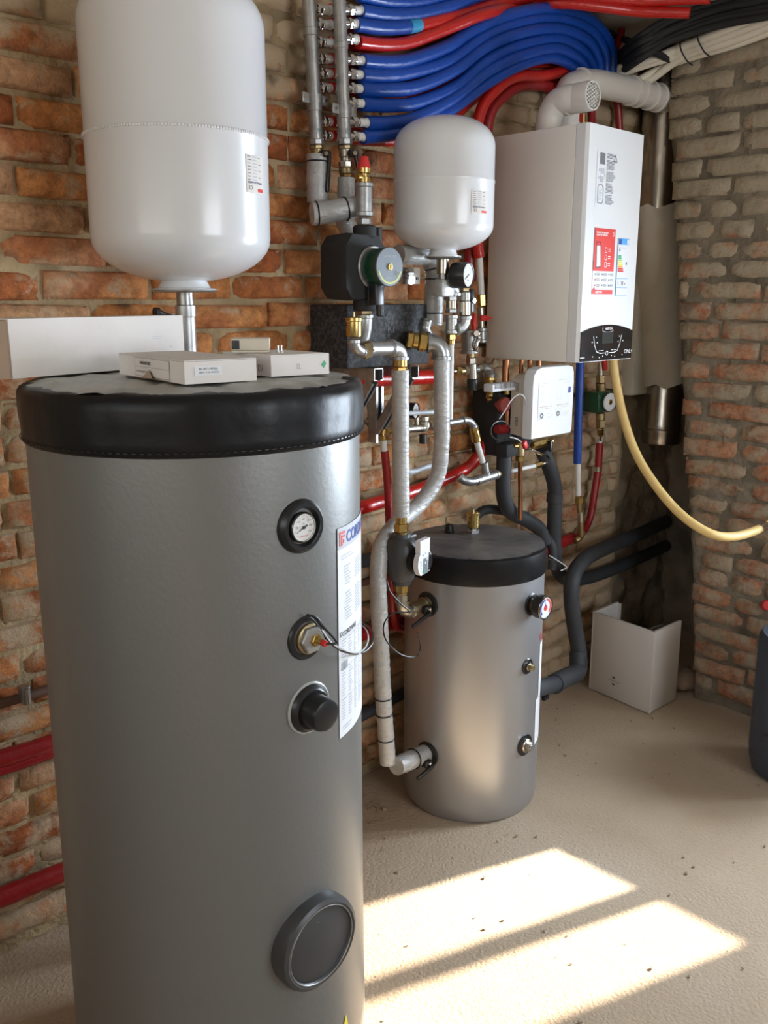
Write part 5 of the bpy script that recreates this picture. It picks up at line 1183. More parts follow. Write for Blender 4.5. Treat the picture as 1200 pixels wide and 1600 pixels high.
q = [B().hexn(at(905, 776, 2.0), at(905, 786, 2.0), .0185, 'brass'), B().cyl(at(905, 786, 2.0), at(906, 800, 2.0), .012, 'brass_dull', 16, .001), B().cyl(at(908, 798, 2.0), at(908, 816, 2.0), .0145, 'nickel', 18, .002), B().cyl(at(908, 816, 2.0), at(909, 838, 2.0), .012, 'brass_dull', 16, .001), elbow(at(909, 832, 2.0), at(909, 842, 2.01), at(898, 845, 2.02), .0125, 'brass_dull')]
pipe('brass_fitting_stack', 'stack of brass and nickel fittings below the blue pipe end', 'fitting', [('union_nut', q[0]), ('nipple', q[1]), ('valve_body', q[2]), ('lower_nipple', q[3]), ('elbow', q[4])])

# ---- little green pump right of the controller
c = at(950, 628, 1.98)
gp_ = thing('circulator_pump', 'small green circulation pump with an oval white plate behind the yellow hose', 'pump', tuple(c-Z_*.05))
q = B(); q.box(c+V((.0, .045, 0)), (.115, .075, .085), 'green', bev=.010); q.build('pump_body', gp_)
q = B(); q.lathe(c+V((0, .012, 0)), -Y_, [(0, .040), (.01, .042), (.020, .040)], 'green', 32); q.build('motor_cap', gp_)
q = B(); vs = [V((c.x+.044*math.cos(2*PI*j/32), c.y-.0095, c.z+.036*math.sin(2*PI*j/32))) for j in range(32)]; q.poly(vs, 'white_plastic', V((0, .004, 0))); q.cyl(c+V((0, -.008, 0)), c+V((0, -.014, 0)), .011, 'brass', 18, .001); q.build('name_plate', gp_, 'oval white plate with a brass centre screw')
q = B(); q.box(c+V((.072, .055, .0)), (.03, .06, .09), 'black_matt', bev=.006); q.build('terminal_box', gp_)
q = [B().hexn(at(938, 586, 2.02), at(938, 598, 2.02), .019, 'brass_dull'), B().cyl(at(938, 566, 2.02), at(938, 586, 2.02), .011, 'nickel', 14), B().cyl(at(938, 598, 2.02), at(939, 610, 2.02), .020, 'brass_dull', 18, .002), B().box(at(945, 570, 2.0), (.018, .014, .045), 'redplastic', (V((.9, 0, .3)).normalized(), Y_, V((-.3, 0, .9)).normalized()), .004)]
pipe('brass_valve', 'brass valve with a red lever above the small green pump', 'valve', [('union_nut', q[0]), ('nipple', q[1]), ('lower_nut', q[2]), ('lever', q[3], 'red lever')])
q = [B().cyl(at(938, 645, 2.03), at(938, 656, 2.03), .019, 'brass_dull', 18, .002), B().hexn(at(938, 656, 2.03), at(938, 668, 2.03), .0205, 'brass_dull'), B().hexn(at(938, 668, 2.04), at(938, 680, 2.05), .0135, 'brass'), B().cyl(at(938, 680, 2.05), at(938, 688, 2.06), .006, 'chrome', 12)]
pipe('brass_union', 'brass union below the small green pump', 'fitting', [('collar', q[0]), ('hexagon', q[1]), ('lower_nut', q[2]), ('nipple', q[3])])

# ---- yellow gas hose
YH = [at(957, 556, 1.86), at(963, 600, 1.84), at(973, 648, 1.80), at(990, 700, 1.74), at(1015, 745, 1.66), at(1050, 790, 1.56), at(1085, 820, 1.47), at(1120, 837, 1.40), at(1155, 837, 1.36), at(1192, 824, 1.33), at(1215, 812, 1.32)]
q = B(); q.tube(YH, .0165, 'yellow', 20, sm=10); HP = smooth(YH, 12)
q1 = flat(B()); rnd = random.Random(8)
for i in range(4, len(HP)-8, 1):
    if rnd.random() < .55:
        d = (HP[i+1]-HP[i]).normalized(); side = V((-_f.x, -_f.y, -_f.z)); up = d.cross(side).normalized(); nrm = up.cross(d).normalized()*-1
        if nrm.dot(CP-HP[i]) < 0: nrm = -nrm
        o_ = HP[i]+(nrm*.72+up*-.69)*.01665; q1.add([o_, o_+d*.006, o_+d*.006+up*.0016, o_+up*.0016], [(0, 1, 2, 3)], 'ink')
q2 = B(); q2.cyl(at(1186, 827, 1.332), at(1196, 822, 1.328), .0185, 'chrome', 20, .001); q3 = B(); q3.cyl(at(955.5, 548, 1.86), at(957, 562, 1.86), .019, 'yellow', 18, .001)
pipe('gas_hose', 'yellow gas hose hanging in a long curve from the boiler to the right edge', 'hose', [('hose', q), ('printing', q1), ('hose_clamp', q2, 'steel hose clamp'), ('collar', q3)])

# ---- boiler connections: copper pipes, white barcode rail, black hydraulic box, controller
for i, (px, r_, y1) in enumerate(((791, .0125, 600), (815, .0075, 592), (828, .0085, 585), (842, .0085, 582))):
    a = at(px, 560, 1.98); b_ = at(px, y1+4, 1.98); b2 = V((a.x, a.y, BZ0-.002)); 
    B().cyl(b2, V((a.x, a.y, b_.z)), r_, 'copper', 16).build('copper_pipe', label='copper pipe under the boiler, %s from the left' % ('first', 'second', 'third', 'fourth')[i], cat='pipe', group='copper pipes under the boiler')
pa_, pb_2 = at(770, 604, 1.93), at(822, 604, 1.93)
rl = thing('mounting_rail', 'white plastic rail with barcode stickers under the boiler', 'rail', tuple((pa_+pb_2)/2+V((0, .02, -.012))))
B().box((pa_+pb_2)/2+V((0, .02, 0)), (pb_2.x-pa_.x, .04, .026), 'paper', bev=.002).build('rail', rl)
q = flat(B()); f = plane_map((pa_.x, 1.93, pa_.z-.010), X_, Z_, -Y_, .001); rnd = random.Random(6); x = .01
while x < (pb_2.x-pa_.x)*.78: w_ = rnd.choice((.0018, .003, .0045)); q.rect2(f, x, 0, w_, .019, 'ink'); x += w_+rnd.choice((.002, .0035))
q.build('barcode', rl)
h0 = at(772, 612, 1.99); h1 = at(826, 702, 1.99)
hb_ = thing('hydraulic_box', 'black foam backed hydraulic box with a red knob left of the white controller', 'pump unit', ((h0.x+h1.x)/2, 2.04, h1.z))
B().box(((h0.x+h1.x)/2, 2.03, (h0.z+h1.z)/2), (h1.x-h0.x, .12, h0.z-h1.z), 'black_matt', bev=.01).build('foam_shell', hb_)
q = B(); kc = at(787, 633, 1.948); q.lathe(kc, -Y_, [(-.030, .012), (-.012, .012), (-.010, .026), (0, .027), (.008, .0275), (.011, .025), (.0115, .001)], 'dullred', 28); q.build('knob', hb_, 'round red knob')
B().cyl(at(792, 616, 1.95), at(792, 606, 1.95), .010, 'brass', 14, .001).build('brass_nut', hb_)
B().cyl(at(792, 622, 1.965), at(792, 668, 1.965), .013, 'copper', 14).build('copper_tube', hb_); B().tube([at(806, 640, 1.96), at(811, 655, 1.96), at(812, 682, 1.96)], .011, 'copper', 14).build('copper_bend', hb_)
B().cyl(at(776, 671, 1.965), at(818, 669, 1.965), .016, 'darkred', 20, .003).build('red_collar', hb_, 'dusty red collar')
# controller
k0 = at(830, 687, 1.85); k1 = at(893, 672, 1.85); kt = at(832, 575, 1.85)
cx0, cx1, cz0, cz1 = k0.x, k1.x, k0.z+.002, kt.z-.002
ct = thing('heating_controller', 'white heating controller with a wiring diagram sheet hanging below the boiler', 'controller', ((cx0+cx1)/2, 1.91, cz0))
q = B(); pf = []
W2, H2_ = cx1-cx0, cz1-cz0
out = [(0, .0), (0, .75), (.02, .90), (.08, .97), (.20, 1.0), (.85, 1.0), (.95, .975), (.99, .90), (1.0, .75), (.995, .12), (.985, .03), (.96, .0)]
fr = [V((cx0+x*W2, 1.85, cz0+z*H2_)) for x, z in out]; md = [V((cx0-.002+x*(W2+.004), 1.858, cz0-.001+z*(H2_+.003))) for x, z in out]; bk = [p+V((0, .030, 0)) for p in md]
n = len(out); q.add(fr+md+bk, [tuple(range(n)), tuple(range(3*n-1, 2*n-1, -1))]+[(i+n*k_, (i+1) % n+n*k_, (i+1) % n+n*(k_+1), i+n*(k_+1)) for k_ in (0, 1) for i in range(n)], 'white_plastic'); q.build('front_shell', ct, ang=30)
q = B(); q.add([V((cx0+.002+x*(W2-.004), 1.886, cz0+.002+z*(H2_*.93))) for x, z in out]+[V((cx0+.004+x*(W2-.008), 1.945, cz0+.01+z*(H2_*.86))) for x, z in out], [tuple(range(n)), tuple(range(2*n-1, n-1, -1))]+[(i, (i+1) % n, (i+1) % n+n, i+n) for i in range(n)], 'cream_plastic'); q.build('back_shell', ct, 'cream back shell', ang=30)
f = plane_map((cx0, 1.85, cz0), X_, Z_, -Y_, .0012); fb_ = plane_map((cx0, 1.85, cz0), X_, Z_, -Y_, .0018); 
q = flat(B()); q.rect2(f, W2*.13, H2_*.23, W2*.83, H2_*.57, 'paper')
for (x, y, w, h) in ((.22, .77, .22, .006), (.60, .80, .25, .006), (.17, .735, .10, .004), (.50, .76, .08, .004), (.70, .76, .2, .003)): q.rect2(fb_, W2*x, H2_*y, W2*w, H2_*h, 'inklight')
for ox in (.16, .56):
    stroke(q, fb_, [(W2*(ox+x), H2_*y) for x, y in ((.02, .52), (.02, .70), (.12, .70), (.12, .52), (.02, .52))], .0008, 'inklight'); stroke(q, fb_, [(W2*(ox+x), H2_*y) for x, y in ((.0, .26), (.0, .38), (.14, .38), (.14, .26), (.0, .26))], .0008, 'inklight')
    arc(q, plane_map((cx0+W2*(ox+.06), 1.85, cz0+H2_*.315), X_, Z_, -Y_, .0022), .004, .010, 0, 360, 'ink', 18)
    for x0_, y0_, x1_, y1_ in ((.0, .44, .30, .44), (.06, .44, .06, .40), (.30, .40, .30, .47), (.14, .41, .26, .41)): stroke(q, fb_, [(W2*(ox+x0_), H2_*y0_), (W2*(ox+x1_), H2_*y1_)], .0010, 'dullred')
    for k_ in range(4): q.rect2(fb_, W2*(ox+.18), H2_*(.27+.02*k_), W2*.15, H2_*.003, 'inklight')
q.rect2(fb_, W2*.86, H2_*.60, W2*.06, H2_*.09, 'blueink'); q.rect2(fb_, W2*.86, H2_*.60, W2*.012, H2_*.09, 'dullred'); q.build('diagram_sheet', ct, 'printed wiring diagram sheet')
q = flat(B()); f = plane_map((cx0+.001, 1.94, cz0), -Y_, Z_, -X_, .003)
for y0_, y1_ in ((.30, .17), (.78, .65)):
    for i in range(7): q.rect2(f, .018, H2_*y1_+i*.0045, .014, .0026, 'ink')
q.build('side_sticker', ct)
q = B(); q.tube([at(780, 655, 1.90), at(790, 640, 1.89), at(800, 624, 1.88), at(812, 616, 1.87), at(820, 622, 1.87), at(822, 635, 1.88), at(817, 648, 1.90)], .0022, 'wire_white', 8); q.build('sensor_wire', label='thin grey wire arching in front of the red knob', cat='wire')
q = B(); L_ = []
for i in range(30): a = R(i*27); L_.append(at(782+15*math.cos(a)*(1+.02*(i % 5)), 673+15*math.sin(a), 1.90-.001*i*.5))
q.tube(L_, .0022, 'black', 8, sm=4); q.build('cable_coil', label='coil of thin black cable hanging left of the controller', cat='cable')
q = B(); q.tube([at(797, 683, 1.88), at(808, 686, 1.88), at(816, 692, 1.88)], .0022, 'wire_white', 8); 
q1 = B(); q1.box(at(820, 695, 1.875), (.020, .014, .028), 'redplastic', (V((.8, 0, .5)).normalized(), Y_, V((-.5, 0, .8)).normalized()), .003)
pipe('red_connector', 'small red plug on a thin wire below the controller', 'connector', [('plug', q1), ('lead', q)])
# brass under the controller
q0 = B(); q0.cyl(at(812, 690, 1.93), at(812, 712, 1.93), .0175, 'brass_dull', 20, .002); q1 = B(); q1.hexn(at(812, 712, 1.93), at(812.5, 720, 1.93), .0165, 'brass'); q2 = B(); q2.cyl(at(802, 697, 1.93), at(811, 697, 1.93), .009, 'brass', 14, .001)
q3 = B(); q3.cyl(at(812.5, 720, 1.93), at(813, 812, 1.95), .0085, 'copper', 14)
pipe('brass_fitting', 'dull brass fitting with a copper pipe below it, left of the red plug', 'fitting', [('valve_body', q0), ('union_nut', q1), ('side_port', q2), ('copper_tail', q3, 'long thin copper pipe')])
q0 = B(); q0.hexn(at(832, 697, 1.90), at(852, 691, 1.89), .015, 'brass'); q1 = B(); q1.cyl(at(850, 692, 1.89), at(862, 689, 1.885), .011, 'brass', 16, .001); q2 = B(); q2.box(at(860, 697, 1.87), (.014, .014, .040), 'black', bev=.003)
pipe('brass_valve', 'bright brass valve with a black lever tucked under the controller', 'valve', [('hexagon', q0), ('spindle', q1), ('lever', q2, 'black lever')])

# ---- black insulated pipes
def foam(label, L, Y, r, step=None, extra=()):
    P = pts(L, Y); q = B(); q.tube(P, r, 'tubefoam', 22, sm=8); parts = [('foam_sleeve', q)]+list(extra)
    return pipe('foam_pipe', label, 'pipe', parts)
def cuff(L, r, ex=.003, m='tubefoam'): q = B(); q.cyl(at(*L[0]), at(*L[1]), r+ex, m, 24, .003); return q
foam('black foam pipe dropping left of the copper pipe and curving behind the short tank', [(789, 694, 1.97), (787, 735, 1.97), (787, 775, 1.975), (798, 800, 1.99), (822, 812, 2.0), (842, 826, 2.0), (852, 848, 1.99)], 1.98, .0275, extra=[('collar', B().box(at(790, 702, 1.96), (.075, .07, .050), 'black_matt', bev=.012))])
foam('black foam pipe dropping from the controller straight down behind the short tank', [(846, 700, 1.95), (860, 735, 1.965), (867, 765, 1.975), (866, 810, 1.98), (866, 850, 1.99), (870, 885, 2.0), (882, 903, 2.01), (905, 905, 2.03), (940, 896, 2.05), (985, 878, 2.08), (1040, 853, 2.16)], 1.98, .0280, extra=[('cuff', cuff(((867, 770, 1.976), (866, 785, 1.977)), .0285), 'foam joint cuff')])
foam('thin black foam pipe lying over the back rim of the short tank', [(738, 812, 2.07), (757, 797, 2.055), (785, 798, 2.035), (815, 810, 2.02), (838, 826, 2.01), (856, 842, 1.99), (864, 860, 1.975), (862, 890, 1.97)], 2.0, .0175)
rp2, rn2 = oncyl(848, 1078, T2, R2+.002)
P = [rp2-V((.03, -.03, 0)), at(868, 1068, 1.76), at(888, 1056, 1.80)]
q = B(); q.tube(P, .030, 'tubefoam', 22, sm=8)
q1 = B(); q1.tube([at(866, 1069, 1.757), at(880, 1061, 1.785), at(900, 1052, 1.815)], .036, 'tubefoam', 22)
q2 = B(); q2.tube([at(896, 1056, 1.80), at(905, 1045, 1.84), at(904, 1015, 1.86), at(898, 980, 1.875), at(893, 935, 1.885), at(896, 900, 1.90), (at(915, 873, 1.94)), at(955, 852, 2.0), at(1000, 834, 2.06), at(1040, 815, 2.13)], .0310, 'tubefoam', 24, sm=8)
q3 = B(); q3.cyl(at(903, 1040, 1.845), at(903, 1018, 1.858), .0335, 'tubefoam', 24, .003)
q4 = B(); q4.box(at(852, 1090, 1.72), (.03, .014, .016), 'black', bev=.003)
pipe('foam_pipe', 'thick black foam pipe rising from the short tank and bending right into the corner wall', 'pipe', [('tank_stub', q), ('elbow_cover', q1), ('foam_sleeve', q2), ('cuff', q3), ('lever', q4)])
q = B(); q.tube([at(858, 868, 1.95), at(870, 875, 1.93), at(885, 886, 1.92), at(876, 892, 1.92)], .0022, 'wire_white', 8); q.tube([at(856, 872, 1.95), at(868, 880, 1.93), at(882, 890, 1.92)], .0022, 'black', 8)
q.build('loose_wires', label='loose grey and black wires sticking out behind the short tank', cat='wire')
coloured('dark pipe running along the brick wall between the tanks, upper one', [(520, 888), (575, 875), (640, 858)], 2.085, .022, 'tubefoam', nm='foam_pipe')
coloured('thin dark pipe running low on the brick wall between the tanks', [(530, 1136), (575, 1113), (640, 1078)], 2.085, .0200, 'tubefoam', nm='foam_pipe')
coloured('rusty brown rail along the brick wall left of the tall tank', [(-60, 1117), (70, 1079), (300, 1006), (600, 899)], 2.10, .0120, 'rust', nm='wall_rail')
q = B(); c = at(38, 1085, 2.085); q.box(c, (.022, .030, .046), 'steel_dark', bev=.004); q1 = B(); q1.cyl(c+V((0, -.018, -.02)), c+V((0, -.018, .02)), .006, 'steel_dark', 12, .001)
pipe('rail_clamp', 'dark metal clamp holding the brown rail', 'clamp', [('clamp_body', q), ('bolt', q1)])

# ---- white line with fittings right of the curving taped pipe
YW = 1.97
q = [B().cyl(at(668, 663, YW), at(713, 659, YW), .0085, 'redplastic', 14) if False else B().cyl(at(700, 661, YW), at(724, 657, YW), .0105, 'steel', 16), B().cyl(at(690, 662, YW), at(710, 660, YW), .0085, 'chrome', 14),
     elbow(at(722, 657, YW), at(737, 655, YW), at(740, 667, YW), .0125, 'steel')]
q.append(B().cyl(at(740, 667, YW), at(745, 690, YW), .0165, 'brass', 18, .003)); q.append(B().cyl(at(745, 690, YW), at(754, 722, YW), .0105, 'white_pipe', 16)); q.append(B().hexn(at(740, 667, YW), at(741.5, 673, YW), .0175, 'brass_dull'))
pipe('mixing_line', 'thin galvanised line bending down through a brass check valve', 'pipe', [('tube', q[0]), ('rod', q[1]), ('elbow', q[2]), ('check_valve', q[3], 'brass check valve'), ('white_tail', q[4], 'white plastic tail'), ('union_nut', q[5])])
q = [fit(at(756, 722, YW), at(760, 742, YW), .0130, 'steel'), fit(at(744, 751, YW), at(776, 741, YW), .0155, 'steel'), elbow(at(746, 750, YW), at(728, 757, YW), at(718, 745, YW+.02), .0150, 'steel_dark'), B().hexn(at(776, 742, YW), at(783, 739, YW), .0125, 'brass'), B().cyl(at(783, 740, YW), at(838, 727, YW-.02), .0080, 'white_pipe', 14), B().hexn(at(836, 728, YW-.02), at(846, 725, YW-.02), .0115, 'brass')]
pipe('tee_fitting', 'galvanised tee and elbow with a thin white pipe running to the right', 'fitting', [('tee_branch', q[0]), ('tee_run', q[1]), ('elbow', q[2]), ('brass_nut', q[3]), ('white_pipe', q[4], 'thin white pipe'), ('end_nut', q[5])])
q = B(); q.tube([at(845, 725, YW-.02), at(856, 722, YW-.03), at(856, 714, YW-.04), at(846, 709, YW-.05), at(834, 704, YW-.05), at(827, 699, YW-.04)], .0055, 'chrome', 12, step=.004, rib=.06); q.build('braided_hose', label='short braided steel hose hooking back under the controller', cat='hose')

# small gauge group between the two taped pipes
YG = 2.03
gz = thing('filling_valve_group', 'nickel filling valve group with a small black gauge between the taped pipes', 'valve', tuple(at(652, 690, YG)))
gauge(gz, at(650, 642, 1.99), V((.35, -1, 0)), .026, .024)
for nm_, mbx in (('valve_run', fit(at(632, 671, YG), at(661, 668, YG), .0135, 'nickel')), ('gauge_stem', B().cyl(at(651, 665, YG), at(650.5, 652, YG), .007, 'nickel', 14)), ('reducer_bonnet', B().lathe(at(663, 674, YG), Z_, [(0, .012), (.010, .016), (.014, .016), (.016, .0195), (.034, .0195), (.036, .016), (.050, .015), (.052, .011)], 'nickel', 24)),
                 ('union_nut', B().hexn(at(672, 667, YG), at(680, 665, YG), .014, 'nickel')), ('black_cap', B().cyl(at(661, 678, YG), at(661, 693, YG), .0125, 'black', 18, .002)), ('left_nut', B().hexn(at(641, 656, YG), at(641, 664, YG), .012, 'nickel'))): mbx.build(nm_, gz)
coloured('thin grey pipe lying level in front of the small gauge', [(628, 646, 1.96), (655, 645, 1.96), (690, 643, 1.96)], 1.96, .0075, 'grey_pipe', nm='grey_pipe')
coloured('pale grey pipe curving out from behind the straight taped pipe', [(628, 737, 1.97), (645, 737, 1.97), (662, 731, 1.97), (684, 725, 1.97)], 1.97, .0090, 'grey_pipe', nm='grey_pipe')
q = B(); q.hexn(at(604, 674, 2.02), at(613, 673, 2.02), .010, 'brass'); q.build('brass_plug', label='small brass plug beside the upright red pipe', cat='fitting')

# ---- fittings under the small vessel
YS = VC2[1]
g0 = V((VC2[0], VC2[1], 0)); z_ = lambda py: at(697, py, YS).z
q = [B().cyl(g0+Z_*z_(403), g0+Z_*z_(428), .0195, 'nickel', 24, .001), B().cyl(g0+Z_*z_(428), g0+Z_*z_(437), .015, 'steel_dark', 20), B().box(V((g0.x+.004, g0.y, z_(450))), (.060, .045, .052), 'tape', bev=.010)]
jx = at(704, 450, YS); q.append(elbow(g0+Z_*z_(446)+X_*.02, at(708, 447, YS), at(708, 462, YS), .022, 'steel'))
q.append(B().hexn(at(705, 462, YS), at(705, 470, YS), .0205, 'steel')); q.append(B().cyl(at(705, 470, YS), at(705, 482, YS), .0165, 'nickel', 20)); q.append(B().hexn(at(705, 482, YS), at(705, 489, YS), .0205, 'steel')); q.append(fit(at(705, 492, YS), at(705, 521, YS), .0185, 'steel')); q.append(B().hexn(at(705, 522, YS), at(705, 531, YS), .0165, 'brass')); q.append(B().cyl(at(705, 531, YS), at(705, 538, YS), .012, 'brass', 16, .001))
pipe('vessel_connection', 'galvanised fittings and taped joint hanging under the small vessel', 'fitting', [('nipple', q[0]), ('lower_nipple', q[1]), ('taped_joint', q[2], 'grey taped joint'), ('elbow', q[3]), ('union_nut', q[4]), ('tube', q[5]), ('lower_union', q[6]), ('tee', q[7]), ('brass_nut', q[8], 'brass nut'), ('brass_tail', q[9])])
B().cyl(at(705, 537, YS), at(703.5, 655, YS), .0085, 'white_pipe', 16).build('white_pipe', label='thin upright white pipe along the right of the taped pipe', cat='pipe')
gg_ = thing('pressure_gauge', 'black pressure gauge with a pale dial right of the small vessel outlet', 'gauge', tuple(at(725, 520, YS-.04)))
YGg = YS-.02
gauge(gg_, at(732, 430, YGg-.050), V((.25, -1, 0)), .0375, .050, tilt=-120)
for nm_, mbx in (('gauge_union', B().hexn(at(726, 448, YGg), at(726, 456, YGg), .0165, 'brass_dull')), ('stem', B().cyl(at(726, 456, YGg), at(726, 470, YGg), .0175, 'steel_dark', 20, .002)), ('valve_body', B().cyl(at(726, 470, YGg), at(726, 493, YGg), .0185, 'nickel', 20, .003)),
                 ('elbow', elbow(at(727, 494, YGg), at(727, 512, YGg), at(713, 514, YGg+.01), .0175, 'steel'))): mbx.build(nm_, gg_)
hv = at(736, 470, YGg-.01); hq = B(); hq.box(hv, (.018, .016, .070), 'black', bev=.004); hq.box(hv, (.030, .014, .020), 'black', bev=.004); hh_ = hq.build('valve_handle', gg_, 'black butterfly handle'); B().cyl(hv+V((0, -.008, 0)), hv+V((0, -.014, 0)), .008, 'chrome', 16, .001).build('handle_screw', hh_)

# ---- filter and valves between the vessel and the boiler
YF = 2.0
def butterfly(p, m, w=.020, h=.05): q = B(); q.box(p, (w*.55, .012, h), m, bev=.004); q.box(p, (w, .014, h*.4), m, bev=.004); return q
q = [fit(at(733, 515, YF), at(734, 552, YF), .0270, 'steel_dark'), B().cyl(at(735, 552, YF), at(735.5, 559, YF), .014, 'brass_dull', 18), B().hexn(at(736, 558, YF), at(736.5, 568, YF), .019, 'nickel'), B().cyl(at(737, 568, YF), at(738, 592, YF), .0165, 'nickel', 20, .002), B().cyl(at(738, 592, YF), at(738.5, 610, YF), .0185, 'black', 20, .003), butterfly(at(741, 504, YF-.02), 'redplastic', .022, .060)]
pipe('filter_valve', 'grey valve with a red butterfly handle and black cap below, left of the boiler', 'valve', [('valve_body', q[0]), ('nipple', q[1]), ('union_nut', q[2]), ('cartridge', q[3]), ('black_cap', q[4], 'black bottom cap'), ('handle', q[5], 'red butterfly handle')])
q = [fit(at(752, 512, YF+.04), at(752, 535, YF+.04), .0210, 'steel_dark'), B().cyl(at(751, 480, YF+.04), at(752, 512, YF+.04), .0120, 'nickel', 16, .001), B().box(at(757, 497, YF+.01), (.045, .012, .018), 'redplastic', bev=.004), B().cyl(at(757, 497, YF+.005), at(768, 497, YF-.01), .003, 'redplastic', 8)]
pipe('red_valve', 'second valve with a sideways red handle, nearest the boiler', 'valve', [('valve_body', q[0]), ('stem', q[1]), ('handle', q[2], 'red handle'), ('spindle', q[3])])
q = B(); q.tube([at(743, 521, YF-.035), at(749, 528, YF-.04), at(744, 538, YF-.04), at(746, 548, YF-.035)], .007, 'chrome', 12); q.cyl(at(745, 521, YF-.03), at(745, 521, YF-.05), .010, 'chrome', 16, .001); q.build('steel_lever', label='curved bright steel lever on the grey valve left of the boiler', cat='lever')
YJ = 2.01
q = [B().cyl(at(707, 580, YJ), at(712, 580, YJ), .009, 'chrome', 14), B().hexn(at(712, 580, YJ), at(718, 580, YJ), .0165, 'brass'), B().cyl(at(717, 580, YJ), at(726, 579, YJ), .0115, 'brass_dull', 16, .001), B().hexn(at(725, 579, YJ), at(732, 578, YJ), .0165, 'nickel'), B().cyl(at(731, 578, YJ), at(748, 577, YJ), .0125, 'steel_dark', 16), B().hexn(at(746, 577, YJ), at(753, 576, YJ), .0165, 'nickel'), elbow(at(752, 576, YJ), at(766, 574, YJ), at(767, 588, YJ), .0155, 'steel')]
pipe('level_line', 'level line of nickel and brass fittings ending in an elbow left of the barcode rail', 'fitting', [('end', q[0]), ('brass_nut', q[1], 'brass nut'), ('nipple', q[2]), ('union_nut', q[3]), ('tube', q[4]), ('end_nut', q[5]), ('elbow', q[6])])
q = [B().hexn(at(766, 589, YJ), at(766, 594, YJ), .017, 'brass'), B().cyl(at(766, 593, YJ), at(766, 614, YJ), .0185, 'brass', 20, .003), B().cyl(at(766, 614, YJ), at(766, 619, YJ), .015, 'brass', 18, .001), B().hexn(at(766, 619, YJ), at(766, 627, YJ+.01), .0170, 'brass')]
pipe('check_valve', 'tall brass check valve above the white end of the thick red pipe', 'valve', [('top_nut', q[0]), ('valve_body', q[1]), ('neck', q[2]), ('bottom_nut', q[3])])

# black crank handle on the wall behind the long carton
q = B(); q.tube([at(243, 487, 2.02), at(248, 488, 2.02), at(258, 492, 2.03), at(270, 496, 2.05)], lambda t: .009-.003*t, 'black', 14); q.lathe(at(240, 488, 2.02), (at(246, 488, 2.02)-at(240, 488, 2.02)), [(0, .004), (.003, .012), (.014, .012), (.018, .006)], 'black', 16)
pipe('valve_lever', 'black valve lever on the wall above the long carton', 'lever', [('lever', q), ('spindle', B().cyl(at(270, 496, 2.045), at(270, 496, 2.12), .010, 'steel', 14))])

# ================================================================ CEILING CABLES
def cable(label, L, r, m, nm='cable', group=None):
    P = [(at(p[0], p[1], p[2]) if p[3] == 'y' else atx(p[0], p[1], p[2])) for p in L]; q = B(); q.tube(P, r, m, 12, sm=8); return q.build(nm, label=label, cat='cable', group=group)
names = ('topmost', 'second', 'third', 'fourth', 'fifth', 'lowest')
for i in range(6):
    o_ = i*7.4; jt = (0, 3, -3, 2, -2, 1)[i]
    cable('%s black cable of the thick bundle under the ceiling' % names[i], [(1215, -20+o_*1.15, 3.30, 'x'), (1120, 4+o_*.95+jt, 3.30, 'x'), (1045, 30+o_*.95-jt, 3.25, 'x'), (1000, 56+o_*.95+jt, 3.16, 'x'), (965, 86+o_*.80, 2.07, 'y'), (928, 112+o_*.7, 2.085, 'y')], .0115+.0012*(i % 3), 'black_matt', 'black_cable', 'black cables under the ceiling')
cable('thin black cable crossing behind the black bundle', [(1050, 96, 3.38, 'x'), (1000, 70, 3.2, 'x'), (970, 60, 2.09, 'y'), (930, 40, 2.09, 'y')], .012, 'black_matt', 'black_cable')
for i, (L, r_) in enumerate((([(1215, 14, 3.36, 'x'), (1130, 48, 3.36, 'x'), (1060, 76, 3.36, 'x'), (1010, 96, 3.30, 'x'), (950, 112, 2.08, 'y')], .0160), ([(1215, 26, 3.37, 'x'), (1130, 58, 3.37, 'x'), (1060, 86, 3.37, 'x'), (1000, 104, 3.30, 'x'), (950, 124, 2.08, 'y')], .0150),
                            ([(1215, 36, 3.39, 'x'), (1140, 66, 3.39, 'x'), (1070, 88, 3.38, 'x'), (1020, 122, 3.36, 'x'), (992, 140, 3.33, 'x')], .0150), ([(1215, 46, 3.41, 'x'), (1150, 70, 3.41, 'x'), (1080, 90, 3.40, 'x'), (1030, 108, 3.37, 'x'), (985, 132, 3.30, 'x')], .0130))):
    cable('%s ivory conduit along the top of the right brick wall' % ('uppermost', 'second', 'third', 'lowest')[i], L, r_, 'cable', 'ivory_conduit', 'ivory conduits at the ceiling')
for i, (px, py) in enumerate(((1097, 62), (1070, 76))):
    c = atx(px, py, 3.37); q = B(); q.tube([c+V((-.03, 0, .045)), c+V((-.035, 0, 0)), c+V((-.02, -.02, -.045)), c+V((.01, -.03, -.06))], .003, 'black', 8); q.build('cable_tie', label='black cable tie round the ivory conduits, the %s one' % ('right', 'left')[i], cat='cable tie', group='ties on the ivory conduits')

